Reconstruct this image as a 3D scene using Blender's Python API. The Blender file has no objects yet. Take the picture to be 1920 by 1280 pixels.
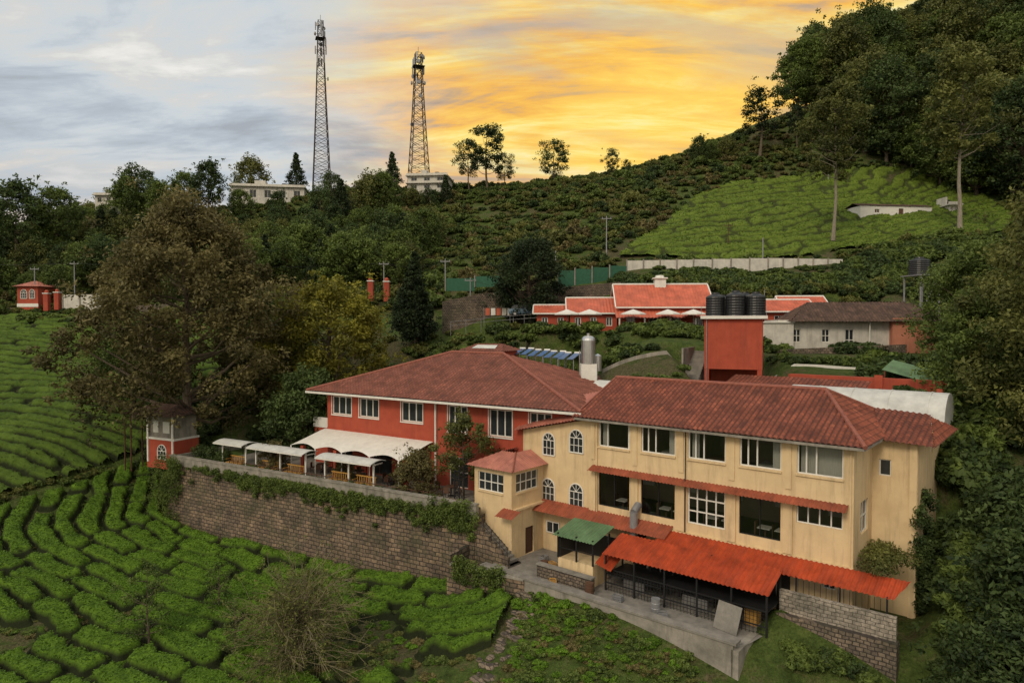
import bpy, math, random
import numpy as np
from mathutils import Vector, Matrix
random.seed(7); RG=np.random.default_rng(7)
SC=bpy.context.scene
COL=SC.collection
PITCH=math.atan(35/1280)
def S(u,v,Y):
    # survey point: bearing/elevation seen from the drone at the origin, at a northing of Y metres
    cx=(u-960)/1280; cy=-(v-640)/1280
    fy=math.cos(PITCH)+cy*math.sin(PITCH); fz=-math.sin(PITCH)+cy*math.cos(PITCH)
    return (cx*Y/fy, Y, fz*Y/fy)
# ---------------------------------------------------------------- noise
def _h(i,j,s): 
    v=np.sin(i*127.1+j*311.7+s*74.7)*43758.5453
    return v-np.floor(v)
def vn(x,y,s=0):
    xi=np.floor(x); yi=np.floor(y); fx=x-xi; fy=y-yi
    fx=fx*fx*(3-2*fx); fy=fy*fy*(3-2*fy)
    return (_h(xi,yi,s)*(1-fx)+_h(xi+1,yi,s)*fx)*(1-fy)+(_h(xi,yi+1,s)*(1-fx)+_h(xi+1,yi+1,s)*fx)*fy
def fbm(x,y,s=0,o=4):
    a=.5;r=0;t=0
    for k in range(o):
        r=r+a*vn(x*2**k,y*2**k,s+k); t+=a; a*=.5
    return r/t
def sstep(a,b,x):
    t=np.clip((x-a)/(b-a),0,1); return t*t*(3-2*t)
# ---------------------------------------------------------------- frames
AX=(0.7645,-0.6446); BX=(0.6446,0.7645); CO=(19.15,38.0)
def CR(x,y): return (CO[0]+AX[0]*x+BX[0]*y, CO[1]+AX[1]*x+BX[1]*y)
# ---------------------------------------------------------------- terrain
ctl=[S(*a) for a in [(300,1280,40),(0,1280,42),(700,1280,38),(1100,1290,36),(2000,1290,32),
 (335,985,67),(600,1040,58),(850,1090,50.5),(0,1130,50),(0,985,64),(150,905,72),(255,865,78),(-500,1000,64),(-300,1280,42),
 (0,850,73),(0,750,88),(0,650,104),(0,592,121),(250,650,104),(280,595,118),(200,750,88),(-500,850,73),(-500,650,104),(-500,590,121),
 (700,665,92),(780,625,97),(700,565,110),(60,572,125),(400,565,118),(-400,570,125),
 (1250,690,60),(1120,690,66),(1450,690,62),(1600,672,70),(1750,670,66),(1850,760,52),(1850,1000,40),(1800,1130,36),(2100,800,50),
 (1100,530,102),(1400,508,107),(1000,450,130),(1000,348,182),(1400,470,117),(1500,400,137),(1500,332,162),(1800,400,134),(1800,325,158),(1250,470,115),
 (1250,318,176),(1400,275,178),(1500,240,180),(1700,165,185),(1900,120,185),(2200,90,175),(2300,450,110),(1900,480,100),(2000,600,80),
 (1100,338,180),(800,355,185),(600,365,185),(500,375,185),(200,435,180),(0,475,180),(-400,500,180),(300,490,150),(600,480,145),(800,470,140),(0,535,140),(-400,540,140),
 (900,545,108),(1700,290,165),(1640,470,112)]]
ctl+=[(11.7,34,-19.7),(18.5,32,-19.6),(22,33.5,-19.0),(0,0,-31),(60,0,-28),(-60,0,-32),(0,20,-26.5),(-60,20,-28),(60,22,-20),(-120,20,-30),(120,20,-18),(-150,-10,-34),(150,-10,-20),
 (-200,60,-18),(-200,120,0),(-200,180,10),(-200,250,-10),(0,250,18),(100,250,60),(200,250,60),(200,170,62),(200,100,20),(200,50,-8),(-100,250,5),(0,-40,-34)]
ctl=np.array(ctl)
def _U(r2): return r2*np.log(r2+1e-9)*.5
def _tps():
    n=len(ctl); P=ctl[:,:2]/100; d=((P[:,None]-P[None])**2).sum(2)
    K=_U(d)+np.eye(n)*1e-4; Q=np.c_[np.ones(n),P]
    A=np.zeros((n+3,n+3)); A[:n,:n]=K; A[:n,n:]=Q; A[n:,:n]=Q.T
    return np.linalg.solve(A,np.r_[ctl[:,2],0,0,0]),P
TW,TP=_tps()
def tps(x,y):
    x=x/100;y=y/100; r=TW[-3]+TW[-2]*x+TW[-1]*y
    for i in range(len(TP)): r=r+TW[i]*_U((x-TP[i,0])**2+(y-TP[i,1])**2)
    return r
pads=[]
def pad(poly,z,ws): pads.append((poly,z,ws))
pad([(-33.5,70.1),(-3.7,52.2),(-1.2,55),(10,68),(2,80),(-22,84),(-38.5,77.5)],-14.0,[.4,.4,2,8,9,9,2.5])
pad([CR(-22.2,-5.5),CR(-4.4,-5.5),CR(-4.4,10.6),CR(-22.2,10.6)],-17.4,[.5,1,.8,.8])
pad([CR(-6,-1.2),CR(2.3,-1.2),CR(2.3,10.6),CR(-6,10.6)],-17.4,[.6,3,.8,.8])
pad([(3,81),(42,76),(46,90),(2,95)],-1.0,[3,4,5,4])
pad([(28,70),(48,66),(50,77),(30,80)],-3.2,[2,3,4,4])
pad([(16.5,58),(24,58),(24,66),(16.5,66)],-5.6,[2,2,3,2])
def H(x,y):
    x=np.asarray(x,float); y=np.asarray(y,float)
    z=tps(np.clip(x,-230,230),np.clip(y,-60,270))
    far=np.maximum(sstep(190,330,np.abs(x)),sstep(230,340,y)); far=np.maximum(far,sstep(-30,-120,y))
    base=-45+30*fbm(x/400+9,y/400,3)+40*sstep(900,2500,np.hypot(x,y))*fbm(x/700,y/700,5)
    z=z*(1-far)+base*far
    z=z+(fbm(x/7,y/7,1)-.5)*.9*sstep(34,60,y)
    for poly,pz,ws in pads:
        t=np.full(x.shape,-9.)
        for k in range(len(poly)):
            ax,ay=poly[k]; bx,by=poly[(k+1)%len(poly)]
            L=math.hypot(bx-ax,by-ay); d=((x-ax)*(by-ay)-(y-ay)*(bx-ax))/L
            t=np.maximum(t,d/ws[k])
        m=1-sstep(0,1,t); z=z*(1-m)+pz*m
    return z
def h1(x,y): return float(H(np.array([x]),np.array([y]))[0])
# ---------------------------------------------------------------- materials
def newmat(name):
    m=bpy.data.materials.new(name); m.use_nodes=True
    return m,m.node_tree,m.node_tree.nodes['Principled BSDF']
def ramp(nt,fac,stops):
    r=nt.nodes.new('ShaderNodeValToRGB'); e=r.color_ramp.elements
    while len(e)<len(stops): e.new(.5)
    for k,(p,c) in enumerate(stops): e[k].position=p; e[k].color=(*c,1)
    nt.links.new(fac,r.inputs[0]); return r.outputs[0]
def noisen(nt,vec,scale,detail=6,rough=.6,dist=0):
    n=nt.nodes.new('ShaderNodeTexNoise'); n.inputs['Scale'].default_value=scale; n.inputs['Detail'].default_value=detail
    n.inputs['Roughness'].default_value=rough; n.inputs['Distortion'].default_value=dist
    if vec is not None: nt.links.new(vec,n.inputs['Vector'])
    return n.outputs['Fac']
def mixc(nt,f,a,b,mode='MIX'):
    m=nt.nodes.new('ShaderNodeMix'); m.data_type='RGBA'; m.blend_type=mode
    for s,i in ((f,0),(a,6),(b,7)):
        if isinstance(s,(int,float)): m.inputs[i].default_value=s
        elif isinstance(s,tuple): m.inputs[i].default_value=(*s,1)
        else: nt.links.new(s,m.inputs[i])
    return m.outputs[2]
def mth(nt,op,a,b=None,c=None,clamp=False):
    m=nt.nodes.new('ShaderNodeMath'); m.operation=op; m.use_clamp=clamp
    for i,s in enumerate((a,b,c)):
        if s is None: continue
        if isinstance(s,(int,float)): m.inputs[i].default_value=s
        else: nt.links.new(s,m.inputs[i])
    return m.outputs[0]
def bump(nt,bs,h,st,dist=.05):
    b=nt.nodes.new('ShaderNodeBump'); b.inputs['Strength'].default_value=st; b.inputs['Distance'].default_value=dist
    nt.links.new(h,b.inputs['Height']); nt.links.new(b.outputs[0],bs.inputs['Normal'])
def objco(nt,scale=(1,1,1)):
    t=nt.nodes.new('ShaderNodeTexCoord'); mp=nt.nodes.new('ShaderNodeMapping'); mp.inputs['Scale'].default_value=scale
    nt.links.new(t.outputs['Object'],mp.inputs[0]); return mp.outputs[0]
def M(name,c1,c2=None,scale=3,rough=.8,bs=.3,metal=0,stretch=(1,1,1),stain=None,spec=.3,bd=.03):
    m,nt,b=newmat(name); v=objco(nt,stretch)
    c2=c2 or tuple(x*.75 for x in c1)
    n=noisen(nt,v,scale,8,.65); col=ramp(nt,n,[(.3,c2),(.65,c1)])
    if stain:
        v2=objco(nt,(1,1,.12)); n2=noisen(nt,v2,1.6,7,.7)
        f=ramp(nt,n2,[(.5,(0,0,0)),(.72,(1,1,1))]); col=mixc(nt,mth(nt,'MULTIPLY',f,stain[1]),col,stain[0])
    nt.links.new(col,b.inputs['Base Color']); b.inputs['Roughness'].default_value=rough; b.inputs['Metallic'].default_value=metal
    b.inputs['Specular IOR Level'].default_value=spec
    if bs: bump(nt,b,noisen(nt,v,scale*5,6),bs,bd)
    return m
def leafmat(name,dark,light,trans=.3):
    m,nt,b=newmat(name)
    a=nt.nodes.new('ShaderNodeAttribute'); a.attribute_name='tint'
    oi=nt.nodes.new('ShaderNodeObjectInfo')
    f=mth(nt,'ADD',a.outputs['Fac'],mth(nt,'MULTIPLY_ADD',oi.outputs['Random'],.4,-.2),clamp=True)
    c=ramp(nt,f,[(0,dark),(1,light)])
    nt.links.new(c,b.inputs['Base Color']); b.inputs['Roughness'].default_value=.6; b.inputs['Specular IOR Level'].default_value=.2
    t=nt.nodes.new('ShaderNodeBsdfTranslucent'); nt.links.new(c,t.inputs[0])
    mx=nt.nodes.new('ShaderNodeMixShader'); mx.inputs[0].default_value=trans
    nt.links.new(b.outputs[0],mx.inputs[1]); nt.links.new(t.outputs[0],mx.inputs[2])
    nt.links.new(mx.outputs[0],nt.nodes['Material Output'].inputs[0]); return m
def stonemat(name,c1,c2,mortar,bw=.55,bh=.3,msize=.03,moss=.0):
    m,nt,b=newmat(name); t=nt.nodes.new('ShaderNodeTexCoord'); s=nt.nodes.new('ShaderNodeSeparateXYZ'); c=nt.nodes.new('ShaderNodeCombineXYZ')
    nt.links.new(t.outputs['Object'],s.inputs[0]); nt.links.new(mth(nt,'ADD',s.outputs[0],s.outputs[1]),c.inputs[0]); nt.links.new(s.outputs[2],c.inputs[1])
    wob=nt.nodes.new('ShaderNodeTexNoise'); wob.inputs['Scale'].default_value=1.3; nt.links.new(c.outputs[0],wob.inputs['Vector'])
    va=nt.nodes.new('ShaderNodeVectorMath'); va.operation='MULTIPLY_ADD'; nt.links.new(wob.outputs['Color'],va.inputs[0]); va.inputs[1].default_value=(.25,.2,0); nt.links.new(c.outputs[0],va.inputs[2])
    br=nt.nodes.new('ShaderNodeTexBrick'); nt.links.new(va.outputs[0],br.inputs['Vector'])
    br.inputs['Color1'].default_value=(*c1,1); br.inputs['Color2'].default_value=(*c2,1); br.inputs['Mortar'].default_value=(*mortar,1)
    br.inputs['Scale'].default_value=1; br.inputs['Brick Width'].default_value=bw; br.inputs['Row Height'].default_value=bh; br.inputs['Mortar Size'].default_value=msize; br.inputs['Mortar Smooth'].default_value=.3
    n=noisen(nt,t.outputs['Object'],.6,8,.7); dk=ramp(nt,n,[(.35,(.45,.45,.42)),(.65,(1.2,1.12,1.05))])
    n3=noisen(nt,t.outputs['Object'],5,6,.7); dk2=ramp(nt,n3,[(.3,(.5,.5,.5)),(.7,(1.3,1.3,1.3))])
    col=mixc(nt,1.,mixc(nt,1.,br.outputs['Color'],dk,'MULTIPLY'),dk2,'MULTIPLY')
    if moss:
        n4=noisen(nt,t.outputs['Object'],.45,8,.75); f=ramp(nt,n4,[(.48,(0,0,0)),(.6,(1,1,1))]); col=mixc(nt,mth(nt,'MULTIPLY',f,moss),col,(.06,.065,.03))
    nt.links.new(col,b.inputs['Base Color']); b.inputs['Roughness'].default_value=.9
    hh=mth(nt,'MULTIPLY_ADD',br.outputs['Fac'],-1,mth(nt,'MULTIPLY',n3,.6)); bump(nt,b,hh,.8,.08); return m
def tilemat(name,c1,c2,c3,tw=.3,th=.36,rough=.8,dirt=.5,groove=.0):
    m,nt,b=newmat(name); uv=nt.nodes.new('ShaderNodeUVMap'); s=nt.nodes.new('ShaderNodeSeparateXYZ'); nt.links.new(uv.outputs[0],s.inputs[0])
    c=nt.nodes.new('ShaderNodeCombineXYZ')
    nt.links.new(mth(nt,'FLOOR',mth(nt,'DIVIDE',s.outputs[0],tw)),c.inputs[0]); nt.links.new(mth(nt,'FLOOR',mth(nt,'DIVIDE',s.outputs[1],th)),c.inputs[1])
    w=nt.nodes.new('ShaderNodeTexWhiteNoise'); nt.links.new(c.outputs[0],w.inputs['Vector'])
    col=mixc(nt,w.outputs['Value'],c1,c2)
    c4=nt.nodes.new('ShaderNodeCombineXYZ'); nt.links.new(mth(nt,'MULTIPLY',s.outputs[0],2.2),c4.inputs[0]); nt.links.new(mth(nt,'MULTIPLY',s.outputs[1],.5),c4.inputs[1])
    st=ramp(nt,noisen(nt,c4.outputs[0],1,7,.7),[(.40,(0,0,0)),(.66,(1,1,1))])
    col=mixc(nt,mth(nt,'MULTIPLY',st,dirt),col,c3)
    n2=ramp(nt,noisen(nt,uv.outputs[0],.6,7,.7),[(.3,(.6,.6,.6)),(.7,(1.3,1.3,1.3))])
    col=mixc(nt,1.,col,n2,'MULTIPLY')
    if groove:   # darker lines along the laps between tiles
        fx=mth(nt,'FRACT',mth(nt,'DIVIDE',s.outputs[0],tw)); fy=mth(nt,'FRACT',mth(nt,'DIVIDE',s.outputs[1],th))
        gx_=mth(nt,'LESS_THAN',fx,.3); gy_=mth(nt,'LESS_THAN',fy,.18); gg=mth(nt,'MAXIMUM',gx_,mth(nt,'MULTIPLY',gy_,.8))
        col=mixc(nt,mth(nt,'MULTIPLY',gg,groove),col,c3)
    nt.links.new(col,b.inputs['Base Color']); b.inputs['Roughness'].default_value=rough; b.inputs['Specular IOR Level'].default_value=.2
    return m
def glassmat(name):
    m,nt,b=newmat(name); g=nt.nodes.new('ShaderNodeBsdfGlossy'); g.inputs[0].default_value=(.9,.9,.9,1); g.inputs[1].default_value=.03
    t=nt.nodes.new('ShaderNodeBsdfTransparent'); t.inputs[0].default_value=(.8,.83,.83,1)
    fr=nt.nodes.new('ShaderNodeFresnel'); fr.inputs[0].default_value=1.45
    mx=nt.nodes.new('ShaderNodeMixShader'); nt.links.new(mth(nt,'MULTIPLY_ADD',fr.outputs[0],.9,.04,clamp=True),mx.inputs[0]); nt.links.new(t.outputs[0],mx.inputs[1]); nt.links.new(g.outputs[0],mx.inputs[2])
    nt.links.new(mx.outputs[0],nt.nodes['Material Output'].inputs[0]); return m
def darkglass(name,c=(.018,.021,.024)):
    m,nt,b=newmat(name); v=objco(nt); n=noisen(nt,v,.9,3)
    nt.links.new(ramp(nt,n,[(.35,c),(.7,tuple(x*2 for x in c))]),b.inputs['Base Color']); b.inputs['Roughness'].default_value=.06; b.inputs['Specular IOR Level'].default_value=.45; return m
m_cream=M('cream_render',(.70,.53,.31),(.58,.43,.25),.8,.85,.15,stain=((.27,.21,.13),.6))
m_red=M('red_render',(.40,.078,.042),(.31,.055,.032),.9,.85,.15,stain=((.17,.045,.03),.5))
m_white=M('white_paint',(.72,.70,.65),(.60,.58,.54),2,.6,.05)
m_whitewash=M('whitewash',(.60,.57,.51),(.42,.40,.36),1.2,.9,.2,stain=((.24,.22,.19),.55))
m_salmon=M('salmon_render',(.50,.20,.13),(.40,.16,.10),1,.9,.15,stain=((.2,.1,.08),.5))
m_conc=M('weathered_concrete',(.32,.29,.25),(.15,.14,.12),1.1,.9,.5,stain=((.08,.075,.06),.8))
m_pave=M('paving',(.25,.23,.205),(.14,.13,.115),1.5,.9,.4)
m_tile=tilemat('clay_roof_tile',(.33,.100,.058),(.20,.060,.040),(.070,.032,.026),.34,.36,.8,.7,.75)
m_tile2=tilemat('clay_roof_tile_dull',(.29,.100,.068),(.19,.068,.048),(.085,.044,.035),.36,.36,.85,.55,.65)
m_tile3=tilemat('old_roof_tile',(.15,.088,.065),(.08,.052,.04),(.04,.03,.026),.3,.36,.9,.6,.4)
m_pink=tilemat('faded_pink_sheet',(.46,.18,.13),(.40,.15,.115),(.24,.11,.09),.9,3,.6,.4)
m_orange=tilemat('orange_sheet',(.47,.072,.024),(.40,.060,.022),(.17,.042,.028),.9,3,.5,.55)
m_orange2=tilemat('weathered_orange_sheet',(.36,.095,.05),(.29,.08,.045),(.15,.055,.038),.9,3,.6,.55)
m_coral=tilemat('coral_sheet',(.55,.135,.075),(.48,.12,.068),(.32,.09,.055),1.1,3,.5,.25)
m_greensheet=tilemat('green_sheet',(.13,.22,.11),(.10,.18,.09),(.08,.12,.07),.9,3,.5,.4)
m_cap=M('ridge_cap',(.31,.11,.075),(.18,.065,.05),4,.8)
m_vault=M('vault_membrane',(.60,.60,.57),(.42,.42,.41),1.2,.6,.1)
m_black=M('black_steel',(.018,.018,.02),(.012,.012,.013),4,.5,.1)
m_tank=M('black_plastic',(.015,.016,.018),(.01,.01,.011),4,.4,.05,spec=.5)
m_steel=M('stainless_steel',(.6,.6,.6),(.5,.5,.5),3,.28,.03,metal=.9)
m_galv=M('galvanised_steel',(.30,.30,.31),(.22,.22,.23),3,.5,.05,metal=.4)
m_blue=M('blue_panel',(.035,.12,.30),(.02,.07,.2),3,.3,.02,spec=.6)
m_wood=M('yellow_wood',(.50,.28,.07),(.38,.2,.05),5,.6,.1,stretch=(1,1,4))
m_brown=M('dark_wood',(.10,.05,.03),None,4,.7)
m_glass=glassmat('window_glass'); m_dglass=darkglass('dark_window_glass')
m_int=M('interior_wall',(.30,.24,.17),(.22,.17,.12),1,.9,0)
m_intshade=M('dark_interior_and_shade',(.035,.03,.027),(.02,.018,.016),1,.9,0)
m_curt=M('curtain',(.55,.52,.46),(.40,.38,.33),6,.9,.2,stretch=(6,1,.2))
m_stone=stonemat('coursed_stone',(.27,.20,.14),(.14,.11,.085),(.045,.04,.035),.62,.32,.035,.45)
m_stone2=stonemat('rubble_stone',(.26,.21,.16),(.14,.115,.095),(.06,.05,.045),.35,.22,.03,.3)
m_block=stonemat('concrete_block',(.36,.33,.29),(.28,.255,.22),(.14,.13,.11),.42,.21,.02)
m_bark=M('bark',(.14,.11,.075),(.06,.045,.035),4,.95,.8,stretch=(3,3,.5))
m_barkl=M('pale_bark',(.30,.26,.21),(.14,.12,.09),4,.95,.5,stretch=(3,3,.5))
m_twig=M('dry_twig',(.24,.20,.12),(.12,.10,.06),4,.95,.2)
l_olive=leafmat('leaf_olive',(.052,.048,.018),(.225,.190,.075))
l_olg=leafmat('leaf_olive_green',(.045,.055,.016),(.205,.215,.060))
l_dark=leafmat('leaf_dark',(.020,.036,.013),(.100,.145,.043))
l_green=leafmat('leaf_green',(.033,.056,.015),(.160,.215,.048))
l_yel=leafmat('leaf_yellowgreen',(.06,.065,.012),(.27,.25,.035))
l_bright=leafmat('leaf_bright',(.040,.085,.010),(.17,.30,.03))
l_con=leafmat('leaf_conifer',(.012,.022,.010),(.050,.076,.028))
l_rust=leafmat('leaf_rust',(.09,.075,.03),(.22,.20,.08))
# ---------------------------------------------------------------- mesh builders
def link(o,parent=None):
    COL.objects.link(o)
    if parent: o.parent=parent
    return o
def empty(name,loc=(0,0,0),rot=0):
    o=bpy.data.objects.new(name,None); o.empty_display_size=.5; o.location=loc; o.rotation_euler=(0,0,rot); COL.objects.link(o); return o
def fastmesh(name,V,F,mats,midx=None,tint=None,smooth=False,uv=None,extra=None):
    V=np.asarray(V,np.float32); F=np.asarray(F,np.int32); k=F.shape[1]
    me=bpy.data.meshes.new(name); me.vertices.add(len(V)); me.vertices.foreach_set('co',V.ravel())
    me.loops.add(F.size); me.loops.foreach_set('vertex_index',F.ravel())
    me.polygons.add(len(F)); me.polygons.foreach_set('loop_start',np.arange(0,F.size,k,dtype=np.int32))
    for m in mats: me.materials.append(m)
    if midx is not None: me.polygons.foreach_set('material_index',np.asarray(midx,np.int32))
    me.polygons.foreach_set('use_smooth',np.full(len(F),smooth))
    me.update(calc_edges=True)
    if tint is not None:
        a=me.attributes.new('tint','FLOAT','FACE'); a.data.foreach_set('value',np.asarray(tint,np.float32))
    if extra is not None:
        a=me.attributes.new('hg','FLOAT','POINT'); a.data.foreach_set('value',np.asarray(extra,np.float32))
    return me
class MB:
    def __init__(s): s.v=[];s.f=[];s.m=[];s.uv=[];s.T=Matrix.Identity(4)
    def add(s,vs,fs,m=0,uvs=None):
        o=len(s.v); s.v+= [tuple(s.T@Vector(p)) for p in vs]; s.uv+= (uvs if uvs else [(p[0],p[1]) for p in vs])
        s.f+=[tuple(i+o for i in f) for f in fs]; s.m+=[m]*len(fs)
    def box(s,x0,x1,y0,y1,z0,z1,m=0):
        s.add([(x0,y0,z0),(x1,y0,z0),(x1,y1,z0),(x0,y1,z0),(x0,y0,z1),(x1,y0,z1),(x1,y1,z1),(x0,y1,z1)],
         [(0,3,2,1),(4,5,6,7),(0,1,5,4),(1,2,6,5),(2,3,7,6),(3,0,4,7)],m)
    def quad(s,a,b,c,d,m=0): s.add([a,b,c,d],[(0,1,2,3)],m)
    def tri(s,a,b,c,m=0): s.add([a,b,c],[(0,1,2)],m)
    def cyl(s,p0,p1,r0,r1=None,n=8,m=0,cap=True):
        r1=r0 if r1 is None else r1; p0=Vector(p0);p1=Vector(p1); d=(p1-p0).normalized()
        a=d.orthogonal().normalized(); b=d.cross(a)
        vs=[p0+(a*math.cos(2*math.pi*i/n)+b*math.sin(2*math.pi*i/n))*r0 for i in range(n)]+[p1+(a*math.cos(2*math.pi*i/n)+b*math.sin(2*math.pi*i/n))*r1 for i in range(n)]
        fs=[(i,(i+1)%n,n+(i+1)%n,n+i) for i in range(n)]
        if cap: fs+=[tuple(range(n-1,-1,-1)),tuple(range(n,2*n))]
        s.add(vs,fs,m)
    def lathe(s,c,prof,n=20,m=0):
        vs=[];fs=[]
        for r,z in prof:
            for i in range(n): a=2*math.pi*i/n; vs.append((c[0]+r*math.cos(a),c[1]+r*math.sin(a),c[2]+z))
        for k in range(len(prof)-1):
            for i in range(n): fs.append((k*n+i,k*n+(i+1)%n,(k+1)*n+(i+1)%n,(k+1)*n+i))
        s.add(vs,fs,m)
    def wall(s,x0,x1,z0,z1,y,ops=(),m=0,rev=.22):
        xs=sorted({x0,x1,*[o[0] for o in ops],*[o[1] for o in ops]}); zs=sorted({z0,z1,*[o[2] for o in ops],*[o[3] for o in ops]})
        for i in range(len(xs)-1):
            for j in range(len(zs)-1):
                cx=(xs[i]+xs[i+1])/2; cz=(zs[j]+zs[j+1])/2
                if any(o[0]<cx<o[1] and o[2]<cz<o[3] for o in ops): continue
                s.quad((xs[i],y,zs[j]),(xs[i+1],y,zs[j]),(xs[i+1],y,zs[j+1]),(xs[i],y,zs[j+1]),m)
        for a,b,c,d in [o[:4] for o in ops]:
            s.quad((a,y,c),(a,y+rev,c),(a,y+rev,d),(a,y,d),m); s.quad((b,y,c),(b,y,d),(b,y+rev,d),(b,y+rev,c),m)
            s.quad((a,y,d),(a,y+rev,d),(b,y+rev,d),(b,y,d),m); s.quad((a,y,c),(b,y,c),(b,y+rev,c),(a,y+rev,c),m)
    def window(s,x0,x1,z0,z1,y,nx=2,nz=1,fw=.07,mf=0,mg=1,dy=.1,bars=None):
        e=.002
        s.box(x0+e,x0+fw,y+dy,y+dy+.08,z0+e,z1-e,mf); s.box(x1-fw,x1-e,y+dy,y+dy+.08,z0+e,z1-e,mf)
        s.box(x0+fw,x1-fw,y+dy,y+dy+.08,z0+e,z0+fw,mf); s.box(x0+fw,x1-fw,y+dy,y+dy+.08,z1-fw,z1-e,mf)
        for i in (range(1,nx) if bars is None else []):
            x=x0+(x1-x0)*i/nx; s.box(x-fw/2,x+fw/2,y+dy+.004,y+dy+.075,z0+fw,z1-fw,mf)
        for q in (bars or []):
            x=x0+(x1-x0)*q; s.box(x-fw/2,x+fw/2,y+dy+.004,y+dy+.075,z0+fw,z1-fw,mf)
        for i in range(1,nz):
            z=z0+(z1-z0)*i/nz; s.box(x0+fw,x1-fw,y+dy+.008,y+dy+.07,z-fw/2,z+fw/2,mf)
        s.quad((x0+fw,y+dy+.05,z0+fw),(x1-fw,y+dy+.05,z0+fw),(x1-fw,y+dy+.05,z1-fw),(x0+fw,y+dy+.05,z1-fw),mg)
    def arch(s,x0,x1,z0,z1,y,mf=0,mg=1):
        r=(x1-x0)/2; cx=(x0+x1)/2; zs=z1-r; n=12
        arc=[(cx+r*math.cos(math.pi*i/n),zs+r*math.sin(math.pi*i/n)) for i in range(n+1)]
        pts=[(x0,z0),(x1,z0)]+arc
        s.add([(p[0],y-.02,p[1]) for p in pts],[tuple(range(len(pts)))],mg)
        ring=[(x0,z0),(x1,z0)]+arc+[(x0,z0)]
        for a,b in zip(ring[:-1],ring[1:]): s.cyl((a[0],y-.04,a[1]),(b[0],y-.04,b[1]),.055,n=6,m=mf)
        s.cyl((x0,y-.04,zs),(x1,y-.04,zs),.04,n=4,m=mf)
        for k in (.333,.667): xx=x0+(x1-x0)*k; s.cyl((xx,y-.04,z0),(xx,y-.04,zs),.03,n=4,m=mf)
        for a in (.28,.5,.72): s.cyl((cx,y-.04,zs),(cx+r*math.cos(math.pi*a),y-.04,zs+r*math.sin(math.pi*a)),.025,n=4,m=mf)
        s.cyl((x0,y-.04,(z0+zs)/2),(x1,y-.04,(z0+zs)/2),.025,n=4,m=mf)
    def sheet(s,e0,e1,t0,t1,m=0,w=.34,amp=.03,row=.36,ramp_=.06,thick=True):
        """profiled roof plane: eave e0->e1, top edge t0->t1"""
        e0,e1,t0,t1=map(Vector,(e0,e1,t0,t1)); L=(e1-e0).length; ex=(e1-e0)/L
        d=t0-e0; up=d-ex*d.dot(ex); h0=up.length; up=up/h0; s0=d.dot(ex); s1=(t1-e0).dot(ex); nn=ex.cross(up)
        lo=min(0,s0); hi=max(L,s1)
        nc=max(2,int((hi-lo)/(w/5))); 
        nr=max(1,int(h0/(row/2))) if row else 3
        vs=[];uv=[]
        for i in range(nc+1):
            q=lo+(hi-lo)*i/nc; hmx=h0; hmn=0
            if s0>0 and q<s0: hmx=min(hmx,h0*q/s0)
            if s1<L and q>s1: hmx=min(hmx,h0*(L-q)/max(1e-6,L-s1))
            if s0<0 and q<0: hmn=h0*q/s0
            if s1>L and q>L: hmn=h0*(q-L)/(s1-L)
            hmx=max(hmx,hmn)
            for j in range(nr+1):
                h=min(hmx,max(hmn,h0*j/nr))
                dz=amp*math.sin(2*math.pi*(q/w-.4))
                if row: dz+=ramp_*(1-((h/row+1e-4)%1))
                dz+=.03*math.sin(q*.9+h*.7)*math.sin(q*.37-h*1.3) if row else 0
                vs.append(tuple(e0+ex*q+up*h+nn*dz)); uv.append((q,h))
        fs=[]
        for i in range(nc):
            for j in range(nr):
                a=i*(nr+1)+j; b=a+nr+1
                ha=uv[a][1];hb=uv[b][1];hc=uv[b+1][1];hd=uv[a+1][1]
                if hc-hb<1e-5 and hd-ha<1e-5: continue
                fs.append((a,b,b+1,a+1))
        s.add(vs,fs,m,uv)
    def cap(s,a,b,r=.12,m=0): s.cyl(a,b,r,n=8,m=m)
    def build(s,name,mats,parent=None,smooth=False):
        me=bpy.data.meshes.new(name); me.from_pydata(s.v,[],s.f)
        for m in mats: me.materials.append(m)
        me.polygons.foreach_set('material_index',s.m); me.polygons.foreach_set('use_smooth',[smooth]*len(s.f))
        ul=me.uv_layers.new(name='UVMap'); li=np.zeros(len(me.loops),np.int32); me.loops.foreach_get('vertex_index',li)
        ul.data.foreach_set('uv',np.array(s.uv,np.float32)[li].ravel()); me.update()
        return link(bpy.data.objects.new(name,me),parent)
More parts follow.
